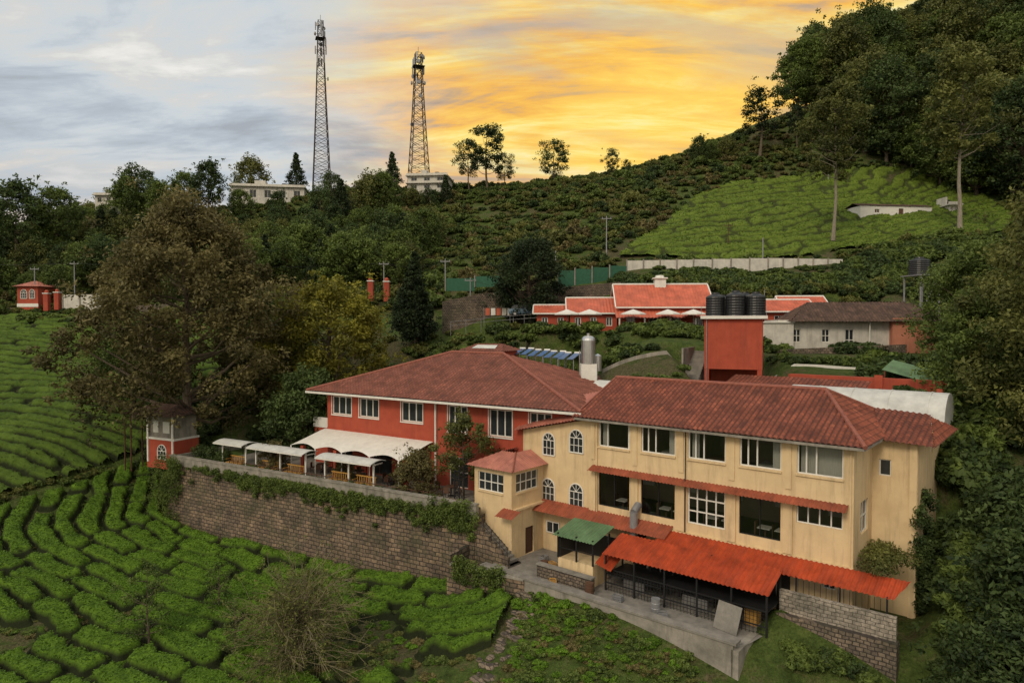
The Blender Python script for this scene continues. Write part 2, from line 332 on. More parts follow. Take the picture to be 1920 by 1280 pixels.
# ---------------------------------------------------------------- terrain mesh
def axis(segs):
    r=[]
    for a,b,st in segs: r+=list(np.arange(a,b,st))
    r.append(segs[-1][1]); return np.array(r)
gx=axis([(-4000,-600,220),(-600,-200,25),(-200,-60,2.5),(-60,60,.6),(60,200,2.5),(200,600,25),(600,4000,220)])
gy=axis([(-1500,-60,120),(-60,24,4),(24,100,.6),(100,200,1.8),(200,500,15),(500,5000,250)])
GX,GY=np.meshgrid(gx,gy); GZ=H(GX,GY)
V=np.c_[GX.ravel(),GY.ravel(),GZ.ravel()]; nx=len(gx);ny=len(gy)
I=np.arange(nx*ny).reshape(ny,nx); F=np.c_[I[:-1,:-1].ravel(),I[:-1,1:].ravel(),I[1:,1:].ravel(),I[1:,:-1].ravel()]
def terrmat():
    m,nt,b=newmat('ground_cover'); t=nt.nodes.new('ShaderNodeTexCoord'); o=t.outputs['Object']
    n1=noisen(nt,o,.09,8,.6); n2=noisen(nt,o,.9,8,.7); n3=noisen(nt,o,6,5,.7)
    c=ramp(nt,n2,[(.3,(.030,.046,.012)),(.5,(.068,.10,.024)),(.72,(.12,.15,.040))])
    e=ramp(nt,n3,[(.3,(.06,.045,.028)),(.7,(.13,.098,.065))])
    f=ramp(nt,mth(nt,'MULTIPLY_ADD',n2,.5,mth(nt,'MULTIPLY',n1,.6)),[(.54,(0,0,0)),(.62,(1,1,1))])
    c=mixc(nt,mth(nt,'MULTIPLY',f,.75),c,e); c=mixc(nt,1.,c,ramp(nt,n3,[(.3,(.55,.55,.55)),(.7,(1.3,1.3,1.3))]),'MULTIPLY')
    nt.links.new(c,b.inputs['Base Color']); b.inputs['Roughness'].default_value=.95; b.inputs['Specular IOR Level'].default_value=.1
    bump(nt,b,mth(nt,'ADD',n3,n2),.9,.2); return m
link(bpy.data.objects.new('terrain',fastmesh('terrain',V,F,[terrmat()],smooth=True)))
# ---------------------------------------------------------------- leaves & trees
def leaves(C,R,n,size,rng,shell=.45,up=.35,tintc=None,hang=0):
    C=np.asarray(C,float);R=np.asarray(R,float); k=len(C); 
    if tintc is None: tintc=rng.uniform(.15,.85,k)
    ci=np.repeat(np.arange(k),n); N=len(ci)
    d=rng.normal(size=(N,3)); d/=np.linalg.norm(d,axis=1)[:,None]
    r=rng.uniform(0,1,N)**shell
    r*=1+.25*(rng.uniform(size=N)-.3)
    P=C[ci]+d*R[ci]*r[:,None]
    nrm=rng.normal(size=(N,3))+d*.8; nrm[:,2]+=up*2; nrm/=np.linalg.norm(nrm,axis=1)[:,None]
    t=np.cross(nrm,rng.normal(size=(N,3))); t/=np.linalg.norm(t,axis=1)[:,None]+1e-9; b=np.cross(nrm,t)
    s=size*rng.uniform(.55,1.3,N)[:,None]
    V=np.stack([P-t*s,P-b*s*.5,P+t*s,P+b*s*.5],1).reshape(-1,3)
    F=np.arange(N*4).reshape(-1,4)
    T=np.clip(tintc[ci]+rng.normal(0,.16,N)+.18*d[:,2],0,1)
    return V,F,T
def tube(path,rad,n=6):
    path=np.asarray(path,float); k=len(path); V=[];F=[]
    for i in range(k):
        d=path[min(i+1,k-1)]-path[max(i-1,0)]; d/=np.linalg.norm(d)+1e-9
        a=np.cross(d,[.3,.9,.2] if abs(d[2])>.7 else [0,0,1.]); a/=np.linalg.norm(a); b=np.cross(d,a)
        for j in range(n):
            th=2*math.pi*j/n; V.append(path[i]+(a*math.cos(th)+b*math.sin(th))*rad[i])
    for i in range(k-1):
        for j in range(n): F.append((i*n+j,i*n+(j+1)%n,(i+1)*n+(j+1)%n,(i+1)*n+j))
    return np.array(V),np.array(F)
PROF={'round':lambda h:max(0,math.sin(math.pi*min(1,h*.93+.05)))**.55,
 'dome':lambda h:(1-h**2.2)**.5*(.75+.25*min(1,h*4)),
 'cone':lambda h:(1-h)**.85*(min(1,h*6+.3)),
 'column':lambda h:max(.12,math.sin(math.pi*(h*.85+.12)))**.8,
 'vase':lambda h:.45+.55*math.sin(math.pi*min(1,h*.9))if h<.95 else .3}
def tree_mesh(name,seed,Ht,R,cb,prof,ncl,nl,ls,rc,tr,leafm,barkm=None,flat=.75,irr=.25,inner=.5,nlimb=60):
    rng=np.random.default_rng(seed); pf=PROF[prof]
    tp=[(0,0,-1.)]; wx,wy=rng.normal(0,.02*Ht,2)
    for i in range(1,9):
        h=i/8; tp.append((wx*math.sin(h*3)+rng.normal(0,.004*Ht),wy*math.sin(h*2.4)+rng.normal(0,.004*Ht),h*Ht*.93))
    tp=np.array(tp)
    Vs=[];Fs=[];Ms=[];Ts=[];o=0
    def put(V,F,m,t):
        nonlocal o
        Vs.append(V);Fs.append(F+o);Ms.append(np.full(len(F),m));Ts.append(t);o+=len(V)
    rr=[tr*1.25]+[tr*(1-.92*i/8) for i in range(1,9)]
    V,F=tube(tp,rr,8); put(V,F,1,np.zeros(len(F)))
    lobes=rng.uniform(0,6.28,4)
    C=[];RR=[]
    for k in range(ncl):
        h=((k+.5)/ncl)**.85 if prof!='cone' else ((k+.5)/ncl)**1.25
        a=k*2.39996+rng.normal(0,.35)
        lob=1+irr*(math.sin(a*2+lobes[0]+h*4)+.6*math.sin(a*3+lobes[1]-h*7))*.6+rng.normal(0,irr*.25)
        r=R*pf(h)*lob*(inner+(1-inner)*rng.uniform()**.5)
        z=Ht*(cb+(1-cb)*h)+rng.normal(0,.02*Ht)
        tx=np.interp(min(z,Ht*.93),tp[:,2],tp[:,0]);ty=np.interp(min(z,Ht*.93),tp[:,2],tp[:,1])
        C.append((tx+r*math.cos(a),ty+r*math.sin(a),z-rc*.4)); q=rc*rng.uniform(.6,1.35)*(1 if prof!='cone' else (1.15-.8*h)); RR.append((q,q,q*flat))
    C=np.array(C);RR=np.array(RR)
    for k in range(0,ncl,max(1,ncl//nlimb)):
        c=C[k]; hd=math.hypot(c[0],c[1]); za=max(Ht*cb*.75,c[2]-hd*rng.uniform(.35,.8)) if prof!='cone' else c[2]+.1*hd
        za=min(za,Ht*.9); ax=np.interp(za,tp[:,2],tp[:,0]);ay=np.interp(za,tp[:,2],tp[:,1])
        p0=np.array((ax,ay,za)); md=(p0+c)/2+np.array((0,0,-.08*hd+rng.normal(0,.05*hd)))
        r0=max(.03,tr*(1-za/Ht)*.5)
        V,F=tube([p0,(p0+md)/2+rng.normal(0,.02*R,3),md,(md+c)/2+rng.normal(0,.02*R,3),c],[r0,r0*.8,r0*.6,r0*.42,r0*.2],5); put(V,F,1,np.zeros(len(F)))
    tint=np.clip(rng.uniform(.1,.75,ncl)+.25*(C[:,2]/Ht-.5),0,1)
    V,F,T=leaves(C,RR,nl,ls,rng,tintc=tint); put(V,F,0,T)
    nsp=ncl*2; ii=rng.integers(0,ncl,nsp); C2=C[ii]+rng.normal(0,1,(nsp,3))*RR[ii]*.9
    V,F,T=leaves(C2,RR[ii]*.45,max(4,nl//8),ls,rng,tintc=tint[ii]); put(V,F,0,T)
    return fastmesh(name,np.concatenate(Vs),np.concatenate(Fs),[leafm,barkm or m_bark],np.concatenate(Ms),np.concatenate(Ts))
def place(name,mesh,x,y,z=None,sc=1,rz=0):
    o=bpy.data.objects.new(name,mesh); o.location=(x,y,h1(x,y) if z is None else z); o.scale=(sc,sc,sc) if not isinstance(sc,tuple) else sc; o.rotation_euler=(0,0,rz); return link(o)
def leafobj(name,C,R,n,size,mat,seed=1,parent=None,**k):
    V,F,T=leaves(C,R,n,size,np.random.default_rng(seed),**k); return link(bpy.data.objects.new(name,fastmesh(name,V,F,[mat],None,T)),parent)
def scatter(name,P,rz,scl,idx,meshes):
    col=bpy.data.collections.new(name+'_kinds')
    for i,me in enumerate(meshes): col.objects.link(bpy.data.objects.new('%s_kind_%02d'%(name,i),me))
    me=bpy.data.meshes.new(name); me.from_pydata([tuple(p) for p in P],[],[])
    n=len(P)
    a=me.attributes.new('rot','FLOAT_VECTOR','POINT'); r=np.zeros((n,3),np.float32); r[:,2]=rz; a.data.foreach_set('vector',r.ravel())
    a=me.attributes.new('scl','FLOAT_VECTOR','POINT'); a.data.foreach_set('vector',np.asarray(scl,np.float32).ravel())
    a=me.attributes.new('idx','INT','POINT'); a.data.foreach_set('value',np.asarray(idx,np.int32))
    ob=link(bpy.data.objects.new(name,me)); ng=bpy.data.node_groups.new(name+'_gn','GeometryNodeTree')
    ng.interface.new_socket('Geometry',in_out='INPUT',socket_type='NodeSocketGeometry'); ng.interface.new_socket('Geometry',in_out='OUTPUT',socket_type='NodeSocketGeometry')
    gi=ng.nodes.new('NodeGroupInput');go=ng.nodes.new('NodeGroupOutput'); ip=ng.nodes.new('GeometryNodeInstanceOnPoints'); ci=ng.nodes.new('GeometryNodeCollectionInfo')
    ci.inputs['Collection'].default_value=col; ci.inputs['Separate Children'].default_value=True; ci.inputs['Reset Children'].default_value=True
    def na(nm,t):
        q=ng.nodes.new('GeometryNodeInputNamedAttribute'); q.data_type=t; q.inputs['Name'].default_value=nm; return q.outputs[0]
    L=ng.links.new; L(gi.outputs[0],ip.inputs['Points']); L(ci.outputs[0],ip.inputs['Instance']); ip.inputs['Pick Instance'].default_value=True
    L(na('idx','INT'),ip.inputs['Instance Index']); L(na('rot','FLOAT_VECTOR'),ip.inputs['Rotation']); L(na('scl','FLOAT_VECTOR'),ip.inputs['Scale']); L(ip.outputs[0],go.inputs[0])
    md=ob.modifiers.new('instances','NODES'); md.node_group=ng; return ob
def inpoly(x,y,poly):
    r=np.zeros(x.shape,bool); n=len(poly)
    for i in range(n):
        x0,y0=poly[i];x1,y1=poly[(i+1)%n]
        c=((y0>y)!=(y1>y))&(x<(x1-x0)*(y-y0)/((y1-y0) if y1!=y0 else 1e-9)+x0); r^=c
    return r
# ---------------------------------------------------------------- tea
def teamat(name,lo,hi,soil_and_shade):
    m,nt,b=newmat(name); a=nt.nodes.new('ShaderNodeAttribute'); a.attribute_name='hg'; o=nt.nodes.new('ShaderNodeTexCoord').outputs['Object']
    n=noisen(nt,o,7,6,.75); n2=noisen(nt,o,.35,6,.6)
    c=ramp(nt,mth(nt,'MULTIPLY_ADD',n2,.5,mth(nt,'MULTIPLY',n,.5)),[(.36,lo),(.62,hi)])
    c=mixc(nt,ramp(nt,a.outputs['Fac'],[(.45,(0,0,0)),(.9,(1,1,1))]),soil_and_shade,c)  # dark soil tone climbs the hedge sides: woody stems plus painted row shade
    nt.links.new(c,b.inputs['Base Color']); b.inputs['Roughness'].default_value=.8; b.inputs['Specular IOR Level'].default_value=.1
    bump(nt,b,n,1,.12); return m
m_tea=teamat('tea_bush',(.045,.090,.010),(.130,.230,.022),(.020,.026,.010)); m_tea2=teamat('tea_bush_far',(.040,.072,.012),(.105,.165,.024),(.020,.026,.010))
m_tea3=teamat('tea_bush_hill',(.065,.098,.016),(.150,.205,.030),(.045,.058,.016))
def dpoly(x,y,pl):
    d=np.full(x.shape,1e9);al=np.zeros(x.shape);acc=0
    for (ax,ay),(bx,by) in zip(pl[:-1],pl[1:]):
        L=math.hypot(bx-ax,by-ay); t=np.clip(((x-ax)*(bx-ax)+(y-ay)*(by-ay))/L**2,0,1)
        px=ax+t*(bx-ax);py=ay+t*(by-ay); q=np.hypot(x-px,y-py); ang=np.arctan2(y-py,x-px)
        s=acc+t*L+ang*4; al=np.where(q<d,s,al); d=np.minimum(d,q); acc+=L
    return d,al
def tea(name,poly,step,phi,pitch,ht,mat,seg=5.,gap=.2,leafn=0,lmat=None,lsize=.1,patch=.0,seed=3,wobble=1.5,rough=.3):
    P=np.array(poly); xs=np.arange(P[:,0].min(),P[:,0].max(),step); ys=np.arange(P[:,1].min(),P[:,1].max(),step)
    X,Y=np.meshgrid(xs,ys); rng=np.random.default_rng(seed)
    X=X+rng.uniform(-.3,.3,X.shape)*step; Y=Y+rng.uniform(-.3,.3,X.shape)*step
    ins=inpoly(X,Y,poly); 
    f,s=phi(X,Y); wob=(fbm(X/5,Y/5,seed,3)-.5)*wobble; f=(f+wob)/pitch
    row=np.floor(f); d=np.abs(f-row-.5)*2
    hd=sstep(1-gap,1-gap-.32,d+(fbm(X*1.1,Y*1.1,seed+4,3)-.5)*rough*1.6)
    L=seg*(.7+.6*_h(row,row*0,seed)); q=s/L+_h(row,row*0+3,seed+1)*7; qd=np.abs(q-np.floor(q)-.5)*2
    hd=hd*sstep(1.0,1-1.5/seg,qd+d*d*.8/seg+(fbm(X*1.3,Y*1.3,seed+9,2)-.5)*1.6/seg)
    if patch: hd=hd*sstep(patch-.05,patch+.01,fbm(X/9,Y/9,seed+20,4)+.06*(vn(X*1.5,Y*1.5,7)-.5))
    bushy=fbm(X/.9,Y/.9,seed+2,3)
    hz=hd*(ht*(.72+.5*bushy))+(vn(X*5,Y*5,seed+5)-.5)*.14*hd
    Z=H(X,Y)+hz-.04*(1-hd)
    I=np.arange(X.size).reshape(X.shape); m=(ins[:-1,:-1]&ins[:-1,1:]&ins[1:,1:]&ins[1:,:-1]).ravel()
    F=np.c_[I[:-1,:-1].ravel(),I[:-1,1:].ravel(),I[1:,1:].ravel(),I[1:,:-1].ravel()][m]
    used=np.unique(F); mp=np.zeros(X.size,np.int64); mp[used]=np.arange(len(used))
    V=np.c_[X.ravel(),Y.ravel(),Z.ravel()][used]
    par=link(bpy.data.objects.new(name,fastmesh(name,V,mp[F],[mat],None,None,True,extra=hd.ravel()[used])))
    if leafn:
        ok=used[(hd.ravel()[used]>.72)]; ii=rng.choice(ok,leafn)
        C=np.c_[X.ravel()[ii],Y.ravel()[ii],Z.ravel()[ii]+.02]+rng.uniform(-.5,.5,(leafn,3))*[step,step,.05]
        tc=np.clip(.25+.9*(bushy.ravel()[ii]-.25)+.3*(fbm(C[:,0]/6,C[:,1]/6,8)-.5),0,1)
        V,F,T=leaves(C,np.full((leafn,3),.03),1,lsize,rng,up=1.1,tintc=tc)
        link(bpy.data.objects.new('foliage',fastmesh('foliage',V,F,[lmat],None,T)),par)
    ba=used[(hd.ravel()[used]<.02)&(bushy.ravel()[used]>.4)]
    return X.ravel(),Y.ravel(),ba
SPUR=[(-41,84),(-35.5,69.2),(-3,49)]
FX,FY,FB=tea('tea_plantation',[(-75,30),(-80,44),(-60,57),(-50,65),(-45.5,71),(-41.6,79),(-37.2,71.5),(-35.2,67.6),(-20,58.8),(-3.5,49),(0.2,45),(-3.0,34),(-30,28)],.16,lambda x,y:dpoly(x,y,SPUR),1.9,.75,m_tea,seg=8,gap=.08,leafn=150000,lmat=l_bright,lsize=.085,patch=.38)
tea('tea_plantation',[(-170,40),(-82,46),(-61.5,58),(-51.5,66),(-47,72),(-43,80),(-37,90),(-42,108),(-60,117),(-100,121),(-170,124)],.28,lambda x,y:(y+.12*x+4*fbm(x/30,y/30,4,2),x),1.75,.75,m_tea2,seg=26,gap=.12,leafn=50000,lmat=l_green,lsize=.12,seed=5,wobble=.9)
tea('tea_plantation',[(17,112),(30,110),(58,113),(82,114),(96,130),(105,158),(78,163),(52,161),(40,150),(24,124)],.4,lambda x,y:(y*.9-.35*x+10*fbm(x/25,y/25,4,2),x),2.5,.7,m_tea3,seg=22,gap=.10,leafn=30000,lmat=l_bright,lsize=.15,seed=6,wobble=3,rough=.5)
# ---------------------------------------------------------------- lawn
def flatpoly(name,pts,z,mat):
    me=bpy.data.meshes.new(name); me.from_pydata([(p[0],p[1],z) for p in pts],[],[tuple(range(len(pts)))]); me.materials.append(mat); return link(bpy.data.objects.new(name,me))
m_lawn=M('lawn_grass',(.095,.145,.025),(.055,.09,.016),1.2,.95,.8)
flatpoly('lawn',[(-34.2,68.95),(-2.95,50.4),(-0.6,54.4),(-16.5,64),(-30.5,74)],-13.95,m_lawn)
RA=math.atan2(-.547,.837); RO=(-17.9,66.0)
def RR_(x,y): return (RO[0]+.837*x+.547*y, RO[1]-.547*x+.837*y)
flatpoly('paved_patio',[RR_(-12,-3.6),RR_(22,-3.6),RR_(22,8),RR_(-12,8)],-13.93,m_pave)
# ---------------------------------------------------------------- cream building
CA=math.atan2(AX[1],AX[0])
cb=empty('cream_hotel_building',(CO[0],CO[1],0),CA)
w=MB(); g=MB()
ops=[];
for k in range(5):
    a=-(3.1+3.45*k); b=-(.56+3.45*k)
    ops.append((a,b,-8.85,-6.98))
    ops.append((a,b,-11.75 if k==0 else -13.1,-10.6))
low=[(-1.6,-.9,-15.3,-14.6),(-6,-4.2,-17.2,-14.9),(-9.5,-7.5,-17.2,-14.9),(-13,-11,-17.2,-14.9),(-16.8,-15.4,-16.4,-15.2)]
w.wall(-17.4,0,-17.5,-6.75,0,ops+low,0,.25)
for k in range(5):
    a=-(3.1+3.45*k); b=-(.56+3.45*k)
    g.window(a,b,-8.85,-6.98,0,bars=(.2,.42) if k<4 else (.28,.95),fw=.085)
    if k==0: g.window(a,b,-11.75,-10.6,0,nx=4,nz=1)
    elif k==2: g.window(a,b,-13.1,-10.6,0,nx=4,nz=3,fw=.085)
    else: g.window(a,b,-13.1,-10.6,0,nx=2,nz=1,fw=.05,mf=2)
    w.box(a-.75,a-.2,-.10,-.001,-13.7,-10.7,0)
    w.box(a-.66,a-.3,-.06,-.001,-9.85,-6.9,0)
    g.box(a-.05,b+.05,-.1,-.002,-8.97,-8.87,3)
for o in low: g.window(o[0],o[1],o[2],o[3],0,nx=2,nz=1,mg=4)
w.box(-17.4,0.05,-.14,-.002,-13.95,-13.75,0)
for a,b in ((-13.9,-13.01),(-10.99,-9.51),(-7.49,-6.01),(-4.19,-3.4)): w.box(a,b,-.03,-.004,-17.4,-14.2,2)  # near-black panels on the outer wall paint in the shade under the awning
g.cyl((-17.0,-.08,-17.3),(-17.0,-.08,-6.9),.05,n=6,m=3); g.cyl((-.15,-.08,-14),(-.15,-.08,-6.9),.05,n=6,m=3); g.cyl((-10.1,-.16,-13.7),(-10.1,-.16,-6.9),.035,n=6,m=2)
w.quad((-17.2,6,-17.4),(-.2,6,-17.4),(-.2,6,-6.8),(-17.2,6,-6.8),1)
for z in (-13.72,-9.75): w.box(-17.2,-.25,.26,6,z-.12,z,2)
w.quad((-17.2,.3,-6.9),(-.2,.3,-6.9),(-.2,6,-6.9),(-17.2,6,-6.9),1)
for x in (-3.3,-10.4,-13.8): w.box(x-.08,x+.08,.4,5.9,-9.7,-6.95,1)
w.box(-17.2,-17.1,.3,6,-17,-6.9,1); w.box(-.3,-.2,.3,6,-17,-6.9,1)
for k in range(5):
    a=-(3.1+3.45*k)
    if k in(0,2,4): w.box(a+.1,a+.6,.45,.5,-9.0,-7.0,3)
    if k in(1,3): w.box(a+1.9,a+2.45,.45,.5,-9.0,-7.0,3)
    w.box(a+.3,a+1.9,2.4,3.6,-9.75,-9.1,3 if k%2 else 4)
    w.box(a+1.2,a+1.9,5.8,5.97,-9.7,-7.6,4)
    for q in range(2):
        xx=a+.6+q*1.1; w.box(xx,xx+.8,1.4,2.2,-12.98,-12.92,3); w.box(xx+.35,xx+.45,1.75,1.85,-13.7,-12.98,4)
        for dx in (-.2,.9): w.box(xx+dx,xx+dx+.08,1.5,2.0,-13.7,-12.6,4)
    w.box(a+.2,a+1.4,5.85,5.97,-12.6,-11.2,3)
w.box(-2.5,-.3,.5,.55,-8.9,-7.0,3)
# right side & set-back wing
w.T=Matrix.Rotation(math.pi/2,4,'Z'); g.T=w.T.copy()
w.wall(0,4.3,-17.5,-6.75,0,[(1.6,3.3,-12.3,-10.4)],0); g.window(1.6,3.3,-12.3,-10.4,0,nx=2,nz=2,mg=4)
w.T=Matrix.Translation((2.4,4.3,0))@Matrix.Rotation(math.pi/2,4,'Z'); g.T=w.T.copy()
w.wall(0,8,-17.5,-7.1,0,[(4.3,5.1,-8.3,-7.5)],0); g.window(4.3,5.1,-8.3,-7.5,0,nx=2,mg=4)
w.T=Matrix.Identity(4); g.T=w.T.copy()
w.wall(0,2.4,-17.5,-7.0,4.3,[(.35,1.0,-9.2,-8.2)],0); g.window(.35,1.0,-9.2,-8.2,4.3,nx=1,mg=4)
w.box(2.0,2.38,4.18,4.298,-17.4,-7.1,0)
w.wall(-24,2.4,-17.5,-6.9,12.2,[],0)
# stair wing
w.wall(-24,-17.4,-17.5,-8.4,.12,[(-19.9,-18.3,-17.2,-15.6)],0)
w.add([(-24,.12,-8.4),(-17.4,.12,-8.4),(-17.4,.12,-6.95)],[(0,1,2)],0)
g.window(-19.9,-18.3,-17.2,-15.6,.12,nx=2,mg=4)
g.window(-21.6,-20.4,-16.0,-15.1,-.1,nx=2,mg=4)
g.arch(-22.0,-20.9,-10.1,-8.4,.12,0,4); g.arch(-19.5,-18.3,-9.6,-7.9,.12,0,4)
g.arch(-22.1,-20.9,-13.6,-11.9,.12,0,4); g.arch(-19.5,-18.3,-13.6,-11.9,.12,0,4)
w.T=Matrix.Translation((-24,.12,0)); w.quad((0,12,-17.5),(0,0,-17.5),(0,0,-8.4),(0,12,-8.4),0); w.T=Matrix.Identity(4)
# porch block
px0,px1,py=-25.7,-22.0,-3.66
w.wall(px0,px1,-18.5,-10.6,py,[(px0+.35,px0+2.9,-12.6,-11.2)],0); g.window(px0+.35,px0+2.9,-12.6,-11.2,py,nx=4,nz=2,mg=4)
w.T=Matrix.Translation((px1,py,0))@Matrix.Rotation(math.pi/2,4,'Z'); g.T=w.T.copy()
w.wall(0,3.78,-18.5,-10.6,0,[(.5,3.1,-12.5,-11.1),(1.6,2.6,-17.3,-15.3)],0); g.window(.5,3.1,-12.5,-11.1,0,nx=4,nz=2,mg=4); g.window(1.6,2.6,-17.3,-15.3,0,nx=1,mf=5,mg=5)
w.box(0,3.7,-.3,-.002,-13.75,-13.6,0)
w.T=Matrix.Identity(4); g.T=w.T.copy()
w.quad((px0,.1,-18.5),(px0,py,-18.5),(px0,py,-10.6),(px0,.1,-10.6),0)
g.box(px0+.35,px0+2.9,py-.1,py-.002,-12.7,-12.6,3)
g.box(px1+.002,px1+.1,py+.5,py+3.1,-12.6,-12.5,3)
w.build('walls',[m_cream,m_int,m_intshade,m_curt,m_brown],cb); g.build('windows',[m_white,m_glass,m_black,m_cream,m_dglass,m_brown],cb)
r=MB(); rz,ez=-4.35,-6.85; yb=11.3
r.sheet((-18.7,-.7,ez),(.7,-.7,ez),(-18.7,5.3,rz),(-3,5.3,rz),0,amp=.05)
r.sheet((.7,-.7,ez),(.7,yb,ez),(-3,5.3,rz),(-3,5.3,rz),0,amp=.05)
r.sheet((.7,yb,ez),(-18.7,yb,ez),(-3,5.3,rz),(-18.7,5.3,rz),0,amp=.05)
r.cap((-18.7,5.3,rz+.05),(-3,5.3,rz+.05),.14,1); r.cap((-3,5.3,rz+.05),(.72,-.72,ez+.05),.13,1); r.cap((-3,5.3,rz+.05),(.7,yb,ez+.03),.12,1)
r.cap((-18.7,-.7,ez+.04),(-18.7,5.3,rz+.05),.07,1)
r.sheet((.5,3.6,-7.0),(3.3,3.6,-7.15),(-.8,8.2,-5.6),(2.4,8.2,-5.9),0,amp=.045)
r.sheet((3.3,3.6,-7.15),(3.3,12.8,-7.15),(2.4,8.2,-5.9),(2.4,8.2,-5.9),0,amp=.045)
r.box(-18.6,.6,-.62,0,ez-.16,ez-.08,2); r.box(-18.6,.66,-.7,-.63,ez-.17,ez-.02,2); r.box(.62,.68,-.62,yb,ez-.17,ez-.02,2); r.box(0,.61,0,4.2,ez-.16,ez-.08,2)
r.tri((-18.4,0,ez),(-18.4,10.6,ez),(-18.4,5.3,rz-.05),3)
r.sheet((-24.6,-.5,-8.45),(-18.3,-.5,-7.0),(-24.6,4.6,-6.55),(-18.3,4.6,-5.5),4,w=.3,amp=.04,row=0)
r.sheet((-24.6,12,-8.4),(-24.6,4.6,-8.0),(-18.3,12,-5.6),(-18.3,4.6,-5.6),4,w=.25,amp=.03,row=0)
r.sheet((px0-.5,py-.5,-10.75),(px1+.5,py-.5,-10.75),(px0+1.2,py+1.9,-9.85),(px1-1.2,py+1.9,-9.85),4,w=.25,row=0)
r.sheet((px1+.5,py-.5,-10.75),(px1+.5,.1,-10.75),(px1-1.2,py+1.9,-9.85),(px1-1.2,.1,-9.85),4,w=.25,row=0)
r.sheet((px0-.5,.1,-10.75),(px0-.5,py-.5,-10.75),(px0+1.2,.1,-9.85),(px0+1.2,py+1.9,-9.85),4,w=.25,row=0)
r.cap((px1+.5,py-.5,-10.7),(px1-1.2,py+1.9,-9.82),.06,1)
r.sheet((-17.4,-.75,-10.55),(-.2,-.75,-10.55),(-17.4,-.02,-10.25),(-.2,-.02,-10.25),5,w=.25,row=0)
r.sheet((-24,-1.3,-14.1),(-11,-1.3,-14.1),(-24,.05,-13.5),(-11,-.15,-13.5),5,w=.25,row=0)
r.sheet((px1-.8,py-1,-14.0),(px1+.9,py-1,-14.0),(px1-.8,py-.02,-13.6),(px1+.9,py-.02,-13.6),5,w=.25,row=0)
r.sheet((-11.6,-1.9,-14.35),(2.4,-1.9,-14.35),(-11.6,-.15,-13.8),(2.9,-.15,-13.8),6,w=.28,amp=.04,row=0)
r.sheet((-14.0,-4.1,-14.95),(-3.2,-4.1,-14.95),(-14.0,-1.7,-14.15),(-3.2,-1.7,-14.15),6,w=.28,amp=.04,row=0)
r.build('roof',[m_tile,m_cap,m_conc,m_cream,m_pink,m_orange2,m_orange],cb)
# rear block with vaults
rb=MB()
def vault(mb,x0,x1,y0,y1,z,h,m=0,n=14):
    vs=[];fs=[]
    for i in range(n+1):
        a=math.pi*i/n; yy=(y0+y1)/2-(y1-y0)/2*math.cos(a); zz=z+h*math.sin(a)
        vs+=[(x0,yy,zz),(x1,yy,zz)]
    for i in range(n): fs.append((2*i,2*i+1,2*i+3,2*i+2))
    fs.append(tuple(range(0,2*n+2,2))); fs.append(tuple(range(1,2*n+2,2))[::-1]); mb.add(vs,fs,m)
vault(rb,-8,2.6,12.25,17.0,-7.2,2.3,0); rb.box(-8,2.55,12.3,16.95,-14,-7.2,1)
for x in (-6,-3.5,-1,1.5): vault(rb,x,x+.08,12.2,17.05,-7.2,2.34,0)
vault(rb,-23.5,-16.5,8.5,12,-6.6,1.5,0)
rb.box(-10,1.8,19.5,20.3,-8,-4.45,2); rb.box(-14,-10,19.6,20.2,-8,-4.8,2); rb.box(1.4,1.79,17.3,19.5,-8,-4.9,2); rb.box(-3.2,-2.6,19.3,19.49,-8,-4.2,2)
rb.quad((-2.6,23.0,-3.1),(-2.9,20.4,-3.8),(1.5,20.4,-5.0),(1.8,23.0,-4.2),3); rb.cyl((-2.7,20.5,-8),(-2.7,20.5,-3.9),.06,n=5,m=4)
rb.sheet((-14,12.6,-6.0),(-3,12.6,-6.0),(-14,17.5,-4.6),(-3,17.5,-4.6),4)
rb.build('rear_block',[m_vault,m_whitewash,m_red,m_greensheet,m_tile],cb)
# kitchen cage under the awning
kc=empty('kitchen_cage',(CO[0],CO[1],0),CA); k=MB()
for x in (-13.8,-11.7,-9.6,-7.5,-5.4,-3.4):
    for y in (-3.9,-1.8): k.box(x-.05,x+.05,y-.05,y+.05,-17.35,-14.2 if y>-3 else -14.95,0)
for z in (-15.0,-15.9,-16.8): k.box(-13.84,-3.36,-3.94,-3.9,z-.03,z+.03,0)
for x in np.arange(-13.6,-3.5,.22): k.box(x-.012,x+.012,-3.915,-3.895,-17.3,-15.9,0)
for z in np.arange(-17.2,-15.9,.22): k.box(-13.8,-3.4,-3.912,-3.898,z-.01,z+.01,0)
k.box(-9.8,-3.4,-3.85,-1.2,-16.02,-15.96,0); k.box(-13.8,-9.9,-3.85,-1.4,-16.3,-16.24,0)
k.box(-13,-11.5,-3,-2,-17.3,-16.6,1); k.box(-8.8,-7.2,-3.1,-2.2,-17.3,-16.55,1); k.box(-5,-4.3,-3,-2.2,-17.3,-16.4,2)
for x in (-2.5,-.2,2.1): k.box(x-.04,x+.04,-1.85,-1.77,-17,-14.3,0)
for x in np.arange(-2.4,2.1,.3): k.box(x-.012,x+.012,-1.82,-1.80,-15.3,-14.45,0)
k.box(-3.3,2.3,-1.83,-1.79,-15.3,-15.25,0)
k.build('frame',[m_black,m_steel,m_wood],kc)
lh=empty('service_hut',(CO[0],CO[1],0),CA); k=MB()
k.box(-17.4,-14.6,-4.2,-2.2,-17.4,-15.9,1)
for x in (-17.4,-15.9,-14.6):
    for y in (-4.2,-2.2): k.box(x-.05,x+.05,y-.05,y+.05,-15.9,-14.2,0)
